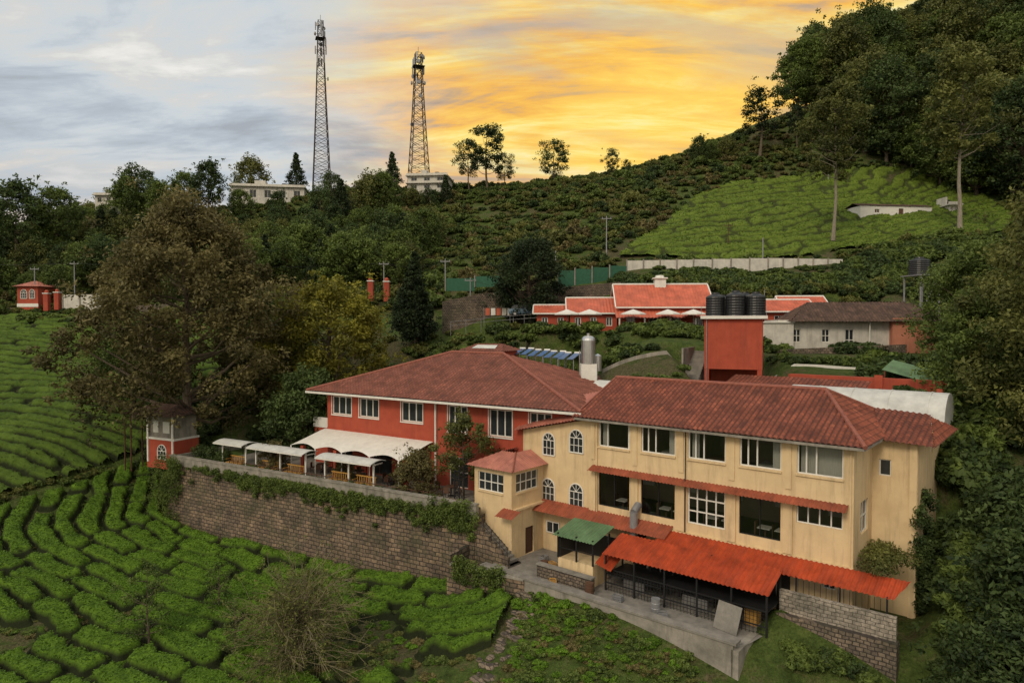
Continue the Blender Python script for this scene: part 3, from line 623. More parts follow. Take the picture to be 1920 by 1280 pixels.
k.box(-17.3,-14.7,-2.3,-2.2,-15.9,-14.5,2); k.box(-17.4,-14.6,-4.22,-4.17,-15.2,-15.15,0); k.box(-17.4,-17.3,-4.1,-2.3,-15.9,-14.5,2)
k.sheet((-17.7,-4.5,-14.35),(-14.3,-4.5,-14.35),(-17.7,-1.9,-13.75),(-14.3,-1.9,-13.75),3,w=.25,row=0)
k.sheet((-14.4,-4.3,-15.6),(-13.2,-4.3,-15.9),(-14.4,-2.2,-14.9),(-13.2,-2.2,-14.9),4,w=.25,row=0)
k.build('hut',[m_black,m_cream,m_intshade,m_greensheet,m_orange],lh)
k=MB(); k.cyl((-13.6,-.7,-14.9),(-13.6,-.7,-12.9),.28,n=14); k.cyl((-13.6,-1.5,-14.9),(-13.6,-.5,-14.9),.42,n=16); k.cyl((-13.6,-.7,-12.9),(-13.6,-.05,-12.5),.26,n=14)
k.box(-13.9,-13.3,-1.3,-.7,-15.5,-15.0)
o=k.build('extractor_duct',[m_galv]); o.location=(CO[0],CO[1],0); o.rotation_euler=(0,0,CA)
yd=empty('yard_retaining_wall',(CO[0],CO[1],0),CA); k=MB()
k.box(-22.4,-4.2,-6.6,-6.1,-20.2,-17.0,0); k.box(-22.4,-4.0,-6.7,-6.0,-17.0,-16.88,1); k.box(-4.3,-3.9,-6.6,-2.2,-20.2,-17.3,0)
k.box(-3.3,2.6,-2.15,-1.9,-16.4,-15.15,2); k.box(-3.35,2.7,-2.5,-1.88,-21,-16.4,3)
k.box(-18.7,-14.2,-4.9,-4.6,-17.4,-16.5,3); k.box(-18.7,-14.2,-5.0,-4.5,-16.5,-16.4,1)
k.quad((-6.2,-4.6,-17.3),(-4.7,-4.9,-17.3),(-4.6,-4.3,-15.9),(-6.1,-4.0,-15.9),1)
k.build('masonry',[m_conc,m_pave,m_block,m_stone2],yd)
flatpoly('concrete_yard',[CR(-22.3,-6.1),CR(-4,-6.1),CR(-3.3,-2.2),CR(2.4,-2.1),CR(2.4,0),CR(-22.3,0)],-17.33,m_pave)
def crate(x,y,n=0):
    k=MB(); m=m_wood if n else m_galv
    k.box(0,.6,0,.4,0,.05); [k.box(0,.6,-.01,.02,z,z+.07) for z in (.08,.2,.32)]; [k.box(0,.6,.38,.41,z,z+.07) for z in (.08,.2,.32)]; [k.box(-.01,.02,0,.4,z,z+.07) for z in (.08,.2,.32)]; [k.box(.58,.61,0,.4,z,z+.07) for z in (.08,.2,.32)]
    o=k.build('crate',[m]); p=CR(x,y); o.location=(p[0],p[1],-17.32); o.rotation_euler=(0,0,CA+x)
for q in ((-12.5,-5.2,0),(-8.8,-5.1,0),(-16.5,-5.6,1),(-19.2,-3,1),(-20.3,-2,0)): crate(*q)
def barrel(x,y,m):
    k=MB(); k.lathe((0,0,0),[(0,0),(.28,0),(.29,.3),(.3,.31),(.28,.34),(.28,.6),(.3,.62),(.28,.65),(.28,.88),(.25,.88),(0,.86)],18); o=k.build('drum_barrel',[m]); p=CR(x,y); o.location=(p[0],p[1],-17.32)
barrel(-18.6,-4.2,m_brown); barrel(-9.6,-5.0,m_galv); barrel(-14.0,-5.5,m_brown)
leafobj('creeper_plant',[(CR(1.2,.4)[0],CR(1.2,.4)[1],-13.5),(CR(1.9,2)[0],CR(1.9,2)[1],-13.3),(CR(.9,1.8)[0],CR(.9,1.8)[1],-13.3),(CR(.7,3.4)[0],CR(.7,3.4)[1],-13.3)],[(1.1,1.1,.35)]*4,900,.09,l_olg,3)
# steps running down along the porch front
st=MB()
st.box(-27.2,-25.9,-5.0,-2.6,-19.5,-14.0,0)
for i in range(16): st.box(-25.9+i*.3,-25.6+i*.3,-4.9,-3.7,-19.0,-14.0-(i+1)*.2,0)
for i in range(8): st.box(-25.9+i*.6,-25.3+i*.6,-5.1,-4.9,-20.2,-13.75-i*.4,1)
st.box(-27.2,-25.9,-5.1,-4.95,-20.2,-13.3,1)
for i in range(7): st.cyl((-25.8+i*.75,-4.98,-14.2-i*.5),(-25.8+i*.75,-4.98,-12.9-i*.5),.025,n=5,m=2)
st.cyl((-25.8,-4.98,-12.9),(-21.3,-4.98,-15.9),.03,n=5,m=2); st.cyl((-25.8,-4.98,-13.3),(-21.3,-4.98,-16.3),.02,n=5,m=2)
st.box(-22.4,-21.1,-6.4,-3.7,-20.2,-17.2,0)
# short lattice mast at the terrace corner
for a in (-.25,.25):
    for b in (-.25,.25): st.box(-26.6+a-.04,-26.6+a+.04,-4.4+b-.04,-4.4+b+.04,-14,-11.2,2)
for i in range(6):
    z=-14+i*.46
    for b in (-.25,.25): st.cyl((-26.85,-4.4+b,z),(-26.35,-4.4+b,z+.46),.02,n=4,m=2); st.cyl((-26.35,-4.4+b,z),(-26.85,-4.4+b,z+.46),.02,n=4,m=2)
    st.box(-26.88,-26.32,-4.68,-4.62,z+.42,z+.48,2)
o=st.build('garden_steps',[m_pave,m_stone,m_black]); o.location=(CO[0],CO[1],0); o.rotation_euler=(0,0,CA)
# ---------------------------------------------------------------- stone retaining wall
Wa=(-34.6,68.8);Wb=(-2.7,49.9); wl=math.hypot(Wb[0]-Wa[0],Wb[1]-Wa[1]); wa=math.atan2(Wb[1]-Wa[1],Wb[0]-Wa[0])
rw=empty('stone_retaining_wall',(Wa[0],Wa[1],0),wa); k=MB()
n=60
for i in range(n):
    x0=wl*i/n;x1=wl*(i+1)/n
    k.quad((x0,-.55,-21),(x1,-.55,-21),(x1,0,-14.3),(x0,0,-14.3),0)
k.quad((0,8,-21),(0,-.55,-21),(0,0,-14.3),(0,8,-14.3),0); k.quad((wl,-.55,-21),(wl,3,-21),(wl,3,-14.3),(wl,0,-14.3),0)
k.box(-.05,wl+.1,-.06,.3,-14.3,-13.45,1); k.box(-.1,wl+.1,-.13,.37,-13.45,-13.33,1)
k.box(-.05,.3,.3,9,-14.3,-13.45,1)
k.box(wl-.4,wl+5.6,-2.6,-2.3,-22,-17.1,0); k.box(wl-.4,wl+5.6,-2.7,-2.2,-17.1,-16.95,1); k.box(wl-.7,wl-.4,-2.6,0,-22,-16.4,0)
k.build('masonry',[m_stone,m_conc],rw)
iv=np.random.default_rng(11); C=[];R=[]
def wp(s,off,z): return (Wa[0]+math.cos(wa)*s-math.sin(wa)*off, Wa[1]+math.sin(wa)*s+math.cos(wa)*off, z)
for i in range(560):
    s=iv.uniform(0,wl); 
    if s<9 and iv.uniform()<.75: continue
    dep=(.25+1.3*vn(np.array([s*.6]),np.array([1.]),4)[0]**2)
    drop=abs(iv.normal(0,.5))*dep*1.6; C.append(wp(s,-.3-.06*drop,-14.0-drop)); q=iv.uniform(.14,.4); R.append((q,q*.7,q))
for i in range(70): s=iv.uniform(-1.5,2.2); C.append(wp(s,-.6+iv.normal(0,.5),-14+iv.uniform(-5.2,.5))); R.append((.6,.6,.6))
for i in range(50): s=iv.uniform(wl-4.5,wl+.5); C.append(wp(s,-.4,-13.7+iv.uniform(-1.6,.4))); R.append((.42,.35,.42))
for i in range(45): s=iv.uniform(wl,wl+4); C.append(wp(s,-2.7,-16.9+iv.uniform(-1.1,.3))); R.append((.4,.3,.4))
leafobj('ivy_hedge',C,R,120,.085,l_green,4)
# ---------------------------------------------------------------- red building
rd=empty('red_hotel_building',(RO[0],RO[1],0),RA); w=MB(); g=MB()
wins=[(.69,3.29),(4.34,6.8),(9.58,12.07),(14.9,16.9),(19.15,21.4),(23,25)]
ops=[(a,b,-8.75,-7.0) if a<14 else (a,b,-9.2,-7.0) for a,b in wins]
gf=[(1.2,3.4,-12.6,-11.2),(5.2,8.4,-13.9,-11.0),(9.2,12.4,-13.9,-11.0),(15,17,-13.9,-11.3),(19,21,-13,-11.3)]
w.wall(0,27,-14.2,-6.7,0,ops+gf,0,.25)
w.quad((0,15,-14.2),(0,0,-14.2),(0,0,-6.7),(0,15,-6.7),0); w.quad((27,0,-14.2),(27,15,-14.2),(27,15,-6.7),(27,0,-6.7),0); w.quad((0,15,-14.2),(27,15,-14.2),(27,15,-6.7),(0,15,-6.7),0)
w.quad((.1,4,-14.2),(26.9,4,-14.2),(26.9,4,-6.8),(.1,4,-6.8),1); w.box(.1,26.9,.3,4,-10.3,-10.15,1)
for o in ops:
    a,b,c,d=o; g.window(a,b,c,d,0,nx=3,nz=1,fw=.1); g.box(a-.1,b+.1,-.08,-.002,c-.12,c-.02,0); g.box(a-.08,a-.01,-.05,-.002,c-.01,d+.05,0); g.box(b+.01,b+.08,-.05,-.002,c-.01,d+.05,0)
for a,b,c,d in gf: g.window(a,b,c,d,0,nx=max(2,int((b-a)/1.1)),nz=2,fw=.08,mf=2 if d>-11.1 else 0)
g.cyl((13.6,-.12,-14),(13.6,-.12,-6.8),.09,n=8,m=0)
w.box(0,27,-.06,-.002,-10.35,-10.1,0)
for x in (.2,4.6,8.8,12.9): w.box(x-.18,x+.18,-3.3,-2.95,-14,-11.4,0)
w.box(-3,0,1,6,-14,-10.4,0); w.box(-3.1,0,.9,1.0,-10.4,-9.4,2)
w.build('walls',[m_red,m_intshade,m_white],rd); g.build('windows',[m_white,m_dglass,m_brown],rd)
r=MB(); e=-6.55; zt=-2.9
r.sheet((-1.6,-1.2,e),(28.2,-1.2,e),(9.5,7.5,zt),(15.5,7.5,zt),0,w=.36,amp=.04)
r.sheet((28.2,-1.2,e),(28.2,16.2,e),(15.5,7.5,zt),(15.5,7.5,zt),0,w=.36,amp=.04); r.sheet((-1.6,16.2,e),(-1.6,-1.2,e),(9.5,7.5,zt),(9.5,7.5,zt),0,w=.36,amp=.04)
r.sheet((28.2,16.2,e),(-1.6,16.2,e),(15.5,7.5,zt),(9.5,7.5,zt),0,w=.36,amp=.04)
for a in ((-1.6,-1.2),(28.2,-1.2)): r.cap((a[0],a[1],e+.06),((9.5 if a[0]<0 else 15.5),7.5,zt+.06),.14,1)
r.cap((9.5,7.5,zt+.06),(15.5,7.5,zt+.06),.14,1)
r.box(-1.6,28.2,-1.28,-1.2,e-.2,e-.02,2); r.box(-1.5,28.1,-1.19,0,e-.14,e-.08,2); r.box(-1.68,-1.6,-1.28,16,e-.2,e-.02,2)
r.box(10,14.5,8.6,11.5,zt-1,zt+.15,3); r.sheet((9.6,8.2,zt+.15),(14.9,8.2,zt+.15),(10.6,10,zt+.8),(13.9,10,zt+.8),0); r.sheet((14.9,8.2,zt+.15),(14.9,12,zt+.15),(13.9,10,zt+.8),(13.9,10,zt+.8),0); r.quad((10.9,8.75,zt+.42),(13.7,8.75,zt+.42),(13.5,9.5,zt+.72),(11.1,9.5,zt+.72),4)
r.build('roof',[m_tile2,m_cap,m_white,m_red,m_vault],rd)
k=MB(); nx_=52; ny_=8; vs=[];fs=[]
for i in range(nx_+1):
    x=-.3+13.6*i/nx_; sc=abs(math.sin(math.pi*(i/nx_)*4))
    for j in range(ny_+1):
        q=j/ny_; y=-.05-3.7*q; vs.append((x-q*.6,y+.3*q*sc,-10.25-1.15*q**1.3+.28*q*sc-.1*math.sin(math.pi*q)))
for i in range(nx_):
    for j in range(ny_): a=i*(ny_+1)+j; fs.append((a,a+ny_+1,a+ny_+2,a+1))
k.add(vs,fs,0)
for x in (-.8,2.5,5.9,9.3,12.6): k.cyl((x,-3.7,-14),(x,-3.7,-11.4),.05,n=6,m=0)
k.build('tensile_awning',[m_white],rd,True)
def table_set(x,y,z,rz):
    e=empty('patio_table',(x,y,z),rz); k=MB(); k.lathe((0,0,0),[(.0,.74),(.5,.74),(.5,.78),(0,.78)],16,0); k.cyl((0,0,0),(0,0,.74),.05,m=1); k.lathe((0,0,0),[(.3,0),(.05,.06)],12,1)
    for a in (0,math.pi/2,math.pi,4.7):
        k.T=Matrix.Rotation(a,4,'Z')@Matrix.Translation((.85,0,0)); k.box(-.22,.22,-.22,.22,.42,.46,0); k.box(.18,.22,-.22,.22,.46,.9,0)
        for sx in (-.2,.2):
            for sy in (-.2,.2): k.cyl((sx,sy,0),(sx,sy,.42),.02,n=5,m=1)
        k.T=Matrix.Identity(4)
    k.build('table_and_chairs',[m_brown,m_black],e)
for (a,b) in ((1.5,-2),(6.5,-2.2),(10.5,-2),(-6,-1),(-8,1.5),(17,-2.3)): x,y=RR_(a,b); table_set(x,y,-13.92,a)
# ---------------------------------------------------------------- pergolas with swings
def pergola(s0,s1,off,nm='garden_pergola'):
    L=s1-s0; e=empty(nm,wp(s0,off,-13.96),wa); k=MB()
    posts=(0.1,L-.1) if L<5 else (.1,L/2,L-.1)
    for x in posts:
        k.box(x-.06,x+.06,-.06,.06,0,2.35,0); k.box(x-.04,x+.04,.05,1.1,2.1,2.2,0)
    n=8; vs=[];fs=[]
    for i in range(n+1):
        y=-.8+1.9*i/n; z=2.3+.22*math.sin(math.pi*(i/n)*.9); vs+=[(-.3,y,z),(L+.3,y,z),(-.3,y,z+.05),(L+.3,y,z+.05)]
    for i in range(n):
        a=4*i; fs+=[(a,a+1,a+5,a+4),(a+2,a+6,a+7,a+3),(a,a+4,a+6,a+2),(a+1,a+3,a+7,a+5)]
    k.add(vs,fs,2)
    k.box(-.3,L+.3,-.83,-.77,2.22,2.34,0)
    for xs in (.8,) if L<5 else (.6,L/2+.6):
        for j in range(9): k.box(xs+j*.25,xs+j*.25+.06,.38,.42,.5,1.0,1)
        k.box(xs-.05,xs+2.15,.3,.45,.98,1.06,1); k.box(xs-.05,xs+2.15,-.2,.4,.4,.47,1)
        for x in (xs,xs+2.1): k.cyl((x,.1,.45),(x,.1,2.3),.015,n=4,m=3); k.box(x-.03,x+.03,-.2,.4,.7,.76,1)
    k.build('frame_and_swing',[m_white,m_wood,m_vault,m_black],e)
pergola(6.4,10.0,1.3); pergola(11.4,18.2,1.2); pergola(20.5,26.3,1.1)
k=MB()
for i in range(40):
    s=8+i*.62; a=wp(s,.9,-13.96); k.box(a[0]-.03,a[0]+.03,a[1]-.03,a[1]+.03,-13.96,-13.2,0)
k.cyl(wp(8,.9,-13.3),wp(32,.9,-13.3),.03,n=5); k.cyl(wp(8,.9,-13.6),wp(32,.9,-13.6),.03,n=5); k.build('garden_fence',[m_brown])
# ---------------------------------------------------------------- left garden pavilion
x,y,z=S(300,868,71); e=empty('garden_pavilion',(x,y,-14.6),-.45); k=MB()
k.box(-2,2.2,0,3,-.6,2.4,0); k.box(-2.05,2.25,-.05,3.05,2.4,2.6,1); k.box(-1.9,-1.7,-.1,0,0,5.2,1); k.box(1.9,2.1,-.1,0,0,5.2,1)
k.box(-1.9,2.1,.2,2.8,2.6,4.9,2); k.arch(-.3,1.0,.4,1.9,0,1,3)
k.box(-1.2,-.4,.15,.2,3.1,4.3,1); k.box(.3,1.3,.15,.2,3.1,4.3,1)
k.sheet((-4.5,-1.2,5.0),(3,-1.2,5.0),(-2.5,1.5,6.0),(1.2,1.5,6.0),4); k.sheet((3,-1.2,5),(3,4,5),(1.2,1.5,6),(1.2,1.5,6),4); k.sheet((3,4,5),(-4.5,4,5),(1.2,1.5,6),(-2.5,1.5,6),4)
for x_ in (-4.2,-3.2): k.box(x_-.05,x_+.05,-1,-.9,-1,5,5); k.box(x_-.05,x_+.05,1,1.1,-1,5,5)
k.build('pavilion',[m_red,m_white,m_conc,m_dglass,m_tile3,m_brown],e)
# ---------------------------------------------------------------- lattice towers
m_towerm=M('tower_steel',(.06,.05,.05),(.04,.032,.032),1,.7,0,metal=.2)
def tower(u,vb,vt,Y,wb,wt,seed):
    x,y,zb=S(u,vb,Y); _,_,zt=S(u,vt,Y); Hh=zt-zb+6; e=empty('telecom_tower',(x,y,zb-6),.35); k=MB(); n=int(Hh/2.0)
    rng=random.Random(seed)
    cn=[(-1,-1),(1,-1),(1,1),(-1,1)]
    def P(i,z):
        f=z/Hh; h=(wb*(1-f)**1.25+wt)/2 ; return (cn[i][0]*h,cn[i][1]*h,z)
    zs=[Hh*i/n for i in range(n+1)]
    for a,b in zip(zs[:-1],zs[1:]):
        for i in range(4):
            j=(i+1)%4; k.cyl(P(i,a),P(i,b),.13,n=4,cap=False); k.cyl(P(i,b),P(j,b),.06,n=3,cap=False); k.cyl(P(i,a),P(j,b),.065,n=3,cap=False); k.cyl(P(j,a),P(i,b),.065,n=3,cap=False)
    for f in (.97,.93,.88,.84,.78,.68,.5):
        z=Hh*f
        for q in range(4 if f>.75 else 1):
            a=rng.uniform(0,6.28); h=(wb*(1-f)**1.25+wt)/2+.6; px,py=h*math.cos(a),h*math.sin(a)
            k.cyl((0,0,z),(px,py,z),.05,n=3); 
            if rng.random()<.65: k.T=Matrix.Translation((px,py,z))@Matrix.Rotation(a,4,'Z'); k.box(-.12,.12,-.18,.18,-1.0,1.0,1); k.T=Matrix.Identity(4)
            else: k.cyl((px,py,z),(px+.3*math.cos(a),py+.3*math.sin(a),z),.5,.45,n=12,m=1)
    k.box(-wt,wt,-wt,wt,Hh*.9,Hh*.9+.08,0); k.cyl((0,0,Hh),(0,0,Hh+1.6),.06,n=4)
    k.build('lattice',[m_towerm,m_galv],e)
tower(603,330,40,182,3.4,1.3,1); tower(785,318,100,180,3.8,1.5,2)
# ---------------------------------------------------------------- ridge houses
def flathouse(name,u0,u1,vt,vb,Y,mat,seed,rz=0.1,floors=1):
    x0,y,zt=S(u0,vt,Y); x1,_,zb=S(u1,vb,Y); W=x1-x0; e=empty(name,(x0,y,zb),rz); k=MB(); h=zt-zb
    fh=h/floors; ops=[]
    for f in range(floors):
        n=max(2,int(W/3.2))
        for i in range(n): a=W*(i+.28)/n; ops.append((a,a+W/n*.45,f*fh+fh*.3,f*fh+fh*.78))
    k.wall(0,W,-4,h,0,ops,0); 
    for o in ops: k.window(*o,0,nx=2,fw=.08,mf=0,mg=1)
    k.quad((0,8,-4),(0,0,-4),(0,0,h),(0,8,h),0); k.quad((W,0,-4),(W,8,-4),(W,8,h),(W,0,h),0); k.quad((0,0,h),(W,0,h),(W,8,h),(0,8,h),2)
    for f in range(1,floors+1): k.box(-.4,W+.4,-.7,8.2,f*fh-.1,f*fh+.12,0)
    k.box(-.3,W+.3,-.3,-.15,h+.12,h+.6,0); k.box(W*.3,W*.45,2,5,h+.12,h+1.9,0); k.cyl((W*.7,3,h+.1),(W*.7,3,h+1.4),.6,n=12,m=3)
    k.build('house',[mat,m_dglass,m_conc,m_tank],e)
flathouse('white_hill_house',432,566,348,378,174,m_whitewash,1,.15,1)
flathouse('white_hill_house',764,838,330,358,174,m_whitewash,2,-.1,2)
flathouse('white_hill_house',178,212,366,385,172,m_whitewash,2,0,1)
x0,y0,z0=S(1613,405,132); e=empty('white_hill_shed',(x0,y0,z0),.12); k=MB()
k.wall(0,15.0,-1,2.0,0,[(3,4,.7,1.4),(8,9,0,1.6),(12,13,.7,1.4)],0); k.quad((15,0,-1),(15,4,-1),(15,4,2),(15,0,2),0); k.quad((0,4,-1),(0,0,-1),(0,0,2),(0,4,2),0)
for o in ((3,4,.7,1.4),(12,13,.7,1.4)): k.window(*o,0)
k.box(8.05,8.95,.1,.15,0,1.6,2); k.sheet((-.4,-.2,2.0),(15.4,-.2,2.0),(-.4,2,2.7),(15.4,2,2.7),1); k.sheet((15.4,4.6,2.0),(-.4,4.6,2.0),(15.4,2,2.7),(-.4,2,2.7),1)
k.build('shed',[m_white,m_tile3,m_brown],e)
flathouse('white_hill_hut',1780,1798,384,398,134,m_whitewash,2,0,1)
# ---------------------------------------------------------------- red annex
def gable(mb,x0,x1,y0,y1,ze,zr,m,over=.5,trim=None,w=.4):
    ym=(y0+y1)/2
    mb.sheet((x0-over,y0-over,ze),(x1+over,y0-over,ze),(x0-over,ym,zr),(x1+over,ym,zr),m,w=w,row=0)
    mb.sheet((x1+over,y1+over,ze),(x0-over,y1+over,ze),(x1+over,ym,zr),(x0-over,ym,zr),m,w=w,row=0)
    if trim is not None:
        for xx in (x0-over,x1+over):
            mb.cyl((xx,y0-over,ze),(xx,ym,zr),.1,n=4,m=trim); mb.cyl((xx,y1+over,ze),(xx,ym,zr),.1,n=4,m=trim)
        mb.box(x0-over,x1+over,y0-over-.08,y0-over,ze-.12,ze+.05,trim); mb.cyl((x0-over,ym,zr+.03),(x1+over,ym,zr+.03),.12,n=6,m=trim)
e=empty('red_annex_cottage',(13,84,0),-.06); k=MB()
def blk(x0,x1,y0,y1,zb,ze,zr,nw):
    ops=[]
    for i in range(nw): a=x0+(x1-x0)*(i+.3)/nw; ops.append((a,a+(x1-x0)/nw*.4,zb+.9,ze-.5))
    k.wall(x0,x1,zb,ze+.1,y0,ops,0)
    for o in ops: k.window(*o,y0,nx=2,fw=.09,mf=1,mg=2)
    k.quad((x0,y1,zb),(x0,y0,zb),(x0,y0,ze),(x0,y1,ze),0); k.quad((x1,y0,zb),(x1,y1,zb),(x1,y1,ze),(x1,y0,ze),0)
    ym=(y0+y1)/2; k.tri((x0,y1,ze),(x0,y0,ze),(x0,ym,zr-.1),0); k.tri((x1,y0,ze),(x1,y1,ze),(x1,ym,zr-.1),0)
    gable(k,x0,x1,y0,y1,ze,zr,3,.5,1)
blk(.2,11.2,0,8,-1.3,1.9,4.9,4); blk(-5.8,.0,1,8,-1.3,1.2,3.2,3); blk(-10,-6,2.5,8,-1.3,1.2,2.3,2); blk(11.4,17,1,7,-1.3,1.2,2.6,2)
blk(18.5,24,1.5,7,-1.3,1.4,2.9,2)
k.sheet((-.4,-2.4,.6),(11.6,-2.4,.6),(-.4,0,1.5),(11.6,0,1.5),3,w=.4,row=0)
for x in (0,3,6,9,11.2): k.box(x-.08,x+.08,-2.3,-2.15,-1.2,.6,1)
k.box(5.0,6.4,3.4,4.6,4.3,5.6,1); k.box(4.8,6.6,3.2,4.8,5.6,5.75,1); k.lathe((5.7,4,5.75),[(.6,0),(.5,.3),(.0,.35)],8,1)
k.build('cottage',[m_red,m_white,m_dglass,m_coral],e)
e=empty('red_annex_cottage',(34.5,86,0),-.1); k=MB(); blk(0,5,0,6,-1.3,1.6,3.4,2); blk(5.3,8,1,6,-1.3,1.0,2.2,1); k.build('cottage',[m_red,m_white,m_dglass,m_coral],e)
def umbrella(x,y,z):
    e=empty('patio_umbrella',(x,y,z),random.random()*3); k=MB(); k.cyl((0,0,0),(0,0,2.5),.035,n=8,m=1); k.lathe((0,0,0),[(1.5,1.95),(1.48,2.1),(.0,2.6)],8,0)
    for i in range(8): a=i*math.pi/4; k.cyl((0,0,2.3),(1.45*math.cos(a),1.45*math.sin(a),2.05),.015,n=3,m=1)
    k.lathe((0,0,0),[(.3,0),(.28,.1),(.04,.12)],12,1); k.build('canopy',[m_white,m_galv],e)
for u in (1063,1105,1187,1252,1300): x,y,z=S(u,620,80.5); umbrella(x,y,h1(x,y))
# ---------------------------------------------------------------- water tank tower
def tank(mb,x,y,z,r,h,m=0):
    pr=[(0,0),(r,0)]
    for i in range(8): zz=h*.82*i/8; pr+=[(r,zz+.02),(r*1.03,zz+h*.05),(r,zz+h*.09)]
    pr+=[(r*.95,h*.84),(r*.45,h*.94),(r*.42,h),(0,h)]; mb.lathe((x,y,z),pr,20,m)
x,y,z=S(1320,700,61); e=empty('water_tank_tower',(x,y,0),-.36); k=MB()
k.wall(0,4.9,-4.1,.35,0,[],0); 
k.T=Matrix.Translation((4.9,0,0))@Matrix.Rotation(math.pi/2,4,'Z'); k.wall(0,5,-4.1,.35,0,[(1.6,3.2,-2.2,-.7)],0); k.window(1.6,3.2,-2.2,-.7,0,nx=2,mf=1,mg=2,dy=.02); k.T=Matrix.Identity(4)
k.quad((0,5,-4.1),(0,0,-4.1),(0,0,.35),(0,5,.35),0); k.quad((4.9,5,-4.1),(0,5,-4.1),(0,5,.35),(4.9,5,.35),0); k.quad((0,0,-4.1),(4.9,0,-4.1),(4.9,5,-4.1),(0,5,-4.1),0)
k.box(-.3,5.3,-.4,5.4,.35,.52,1); k.box(-.3,5.3,-.4,-.25,.52,.62,1)
for x_ in (0.02,4.48):
    for y_ in (.02,4.58): k.box(x_,x_+.4,y_,y_+.4,-7,-4.1,0)
k.box(.42,4.48,2.5,4.5,-7,-4.1,0)
for x_,y_,q,hh in ((.85,1.1,.82,2.2),(2.6,.95,.85,2.35),(4.3,1.1,.82,2.2),(1.2,3.5,.8,2.1),(3.3,3.4,.8,2.3)): tank(k,x_,y_,.52,q,hh,4)
for x_ in (-.25,5.2): k.cyl((x_,-.3,.5),(x_,-.3,1.5),.02,n=4,m=5)
k.cyl((0.2,-.1,.6),(0.2,-.1,-7),.04,n=5,m=5); k.cyl((5.0,2.6,.5),(5.0,2.6,3),.03,n=5,m=5)
k.build('tower',[m_red,m_white,m_dglass,m_intshade,m_tank,m_galv],e)
x,y,z=S(1728,518,84); e=empty('water_tank_stand',(x,y,h1(x,y)),.2); k=MB(); hh=z-h1(x,y)
for a in (-1.3,1.3):
    for b in (-1.3,1.3): k.box(a-.07,a+.07,b-.07,b+.07,-.5,hh,0)
k.box(-1.6,1.6,-1.6,1.6,hh,hh+.12,0); tank(k,-.35,0,hh+.12,1.15,2.2,1); tank(k,1.2,.9,hh+.12,.5,1.9,1)
for a,b in ((-1.3,1.3),(1.3,-1.3)): k.cyl((a,-1.3,0),(b,-1.3,hh),.04,n=4)
k.build('stand',[m_galv,m_tank],e)
x,y,z=S(1103,690,62); e=empty('steel_water_tank',(x,y,-7),0); k=MB(); tank2=[(0,0),(.65,0),(.65,2.1),(.6,2.3),(.42,2.48),(.15,2.55),(.15,2.75),(0,2.75)]
k.lathe((0,0,3.3),tank2,20,0); k.box(-.7,.7,-.7,.7,-1,3.28,1); k.lathe((.9,.3,2.6),[(0,0),(.35,0),(.35,1.4),(0,1.6)],14,0); k.cyl((-.8,0,-1),(-.8,0,4.5),.04,n=5); k.cyl((.75,-.5,-1),(.75,-.5,3.5),.05,n=5); k.build('tank',[m_steel,m_white],e)
for j,(u,v,Y) in enumerate(((985,666,68),(1015,669,67),(1045,672,66),(1072,675,65))):
    x,y,z=S(u,v,Y); e=empty('solar_collector',(x,y,z+.3),-.45); k=MB()
    for q in range(2):
        a=q*.95-1.0; k.quad((a,-1.2,-.15),(a+.62,-1.2,-.15),(a+.62,.9,.35),(a,.9,.35),0); k.quad((a,-1.2,-.20),(a,.9,.30),(a+.62,.9,.30),(a+.62,-1.2,-.20),1); k.cyl((a,.9,.36),(a+.62,.9,.36),.1,n=8,m=2)
    for a in (-1.0,.6): k.cyl((a,.8,-3.5),(a,.8,.3),.04,n=4,m=1); k.cyl((a,-1.1,-3.5),(a,-1.1,-.2),.04,n=4,m=1)
    k.build('panels',[m_blue,m_galv,m_white],e)
# ---------------------------------------------------------------- right white house
e=empty('white_tiled_house',(29.0,74.5,0),-.12); k=MB()
k.wall(0,11.5,-4.5,.3,0,[(1.6,2.4,-2.1,-.7),(4.6,5.4,-2.1,-.7),(7,7.9,-3,-.7)],0); 
for o in ((1.6,2.4,-2.1,-.7),(4.6,5.4,-2.1,-.7),(7,7.9,-3,-.7)): k.window(*o,0,nx=2,nz=2,mf=1,mg=2)
k.wall(11.5,16,-4.5,.5,-.8,[],3); k.quad((16,-.8,-4.5),(16,6,-4.5),(16,6,.5),(16,-.8,.5),3); k.quad((11.5,0,-4.5),(11.5,-.8,-4.5),(11.5,-.8,.5),(11.5,0,.5),3); k.quad((0,6,-4.5),(0,0,-4.5),(0,0,.3),(0,6,.3),0)
k.sheet((1.0,-1,.1),(16.8,-1.4,.1),(4.0,3,2.3),(14.5,3,2.3),4); k.sheet((1,7,.1),(1,-1,.1),(4,3,2.3),(4,3,2.3),4); k.sheet((16.8,-1.4,.1),(16.8,7,.1),(14.5,3,2.3),(14.5,3,2.3),4); k.sheet((16.8,7,.1),(1,7,.1),(14.5,3,2.3),(4,3,2.3),4)
k.box(-2.5,1.5,-.6,3,-4.5,0,0); k.box(-2.7,1.6,-.8,3.2,0,.12,1); k.cyl((9.3,-.6,-4.4),(9.3,-.6,.1),.06,n=6,m=1)
k.build('house',[m_whitewash,m_white,m_dglass,m_salmon,m_tile3],e)
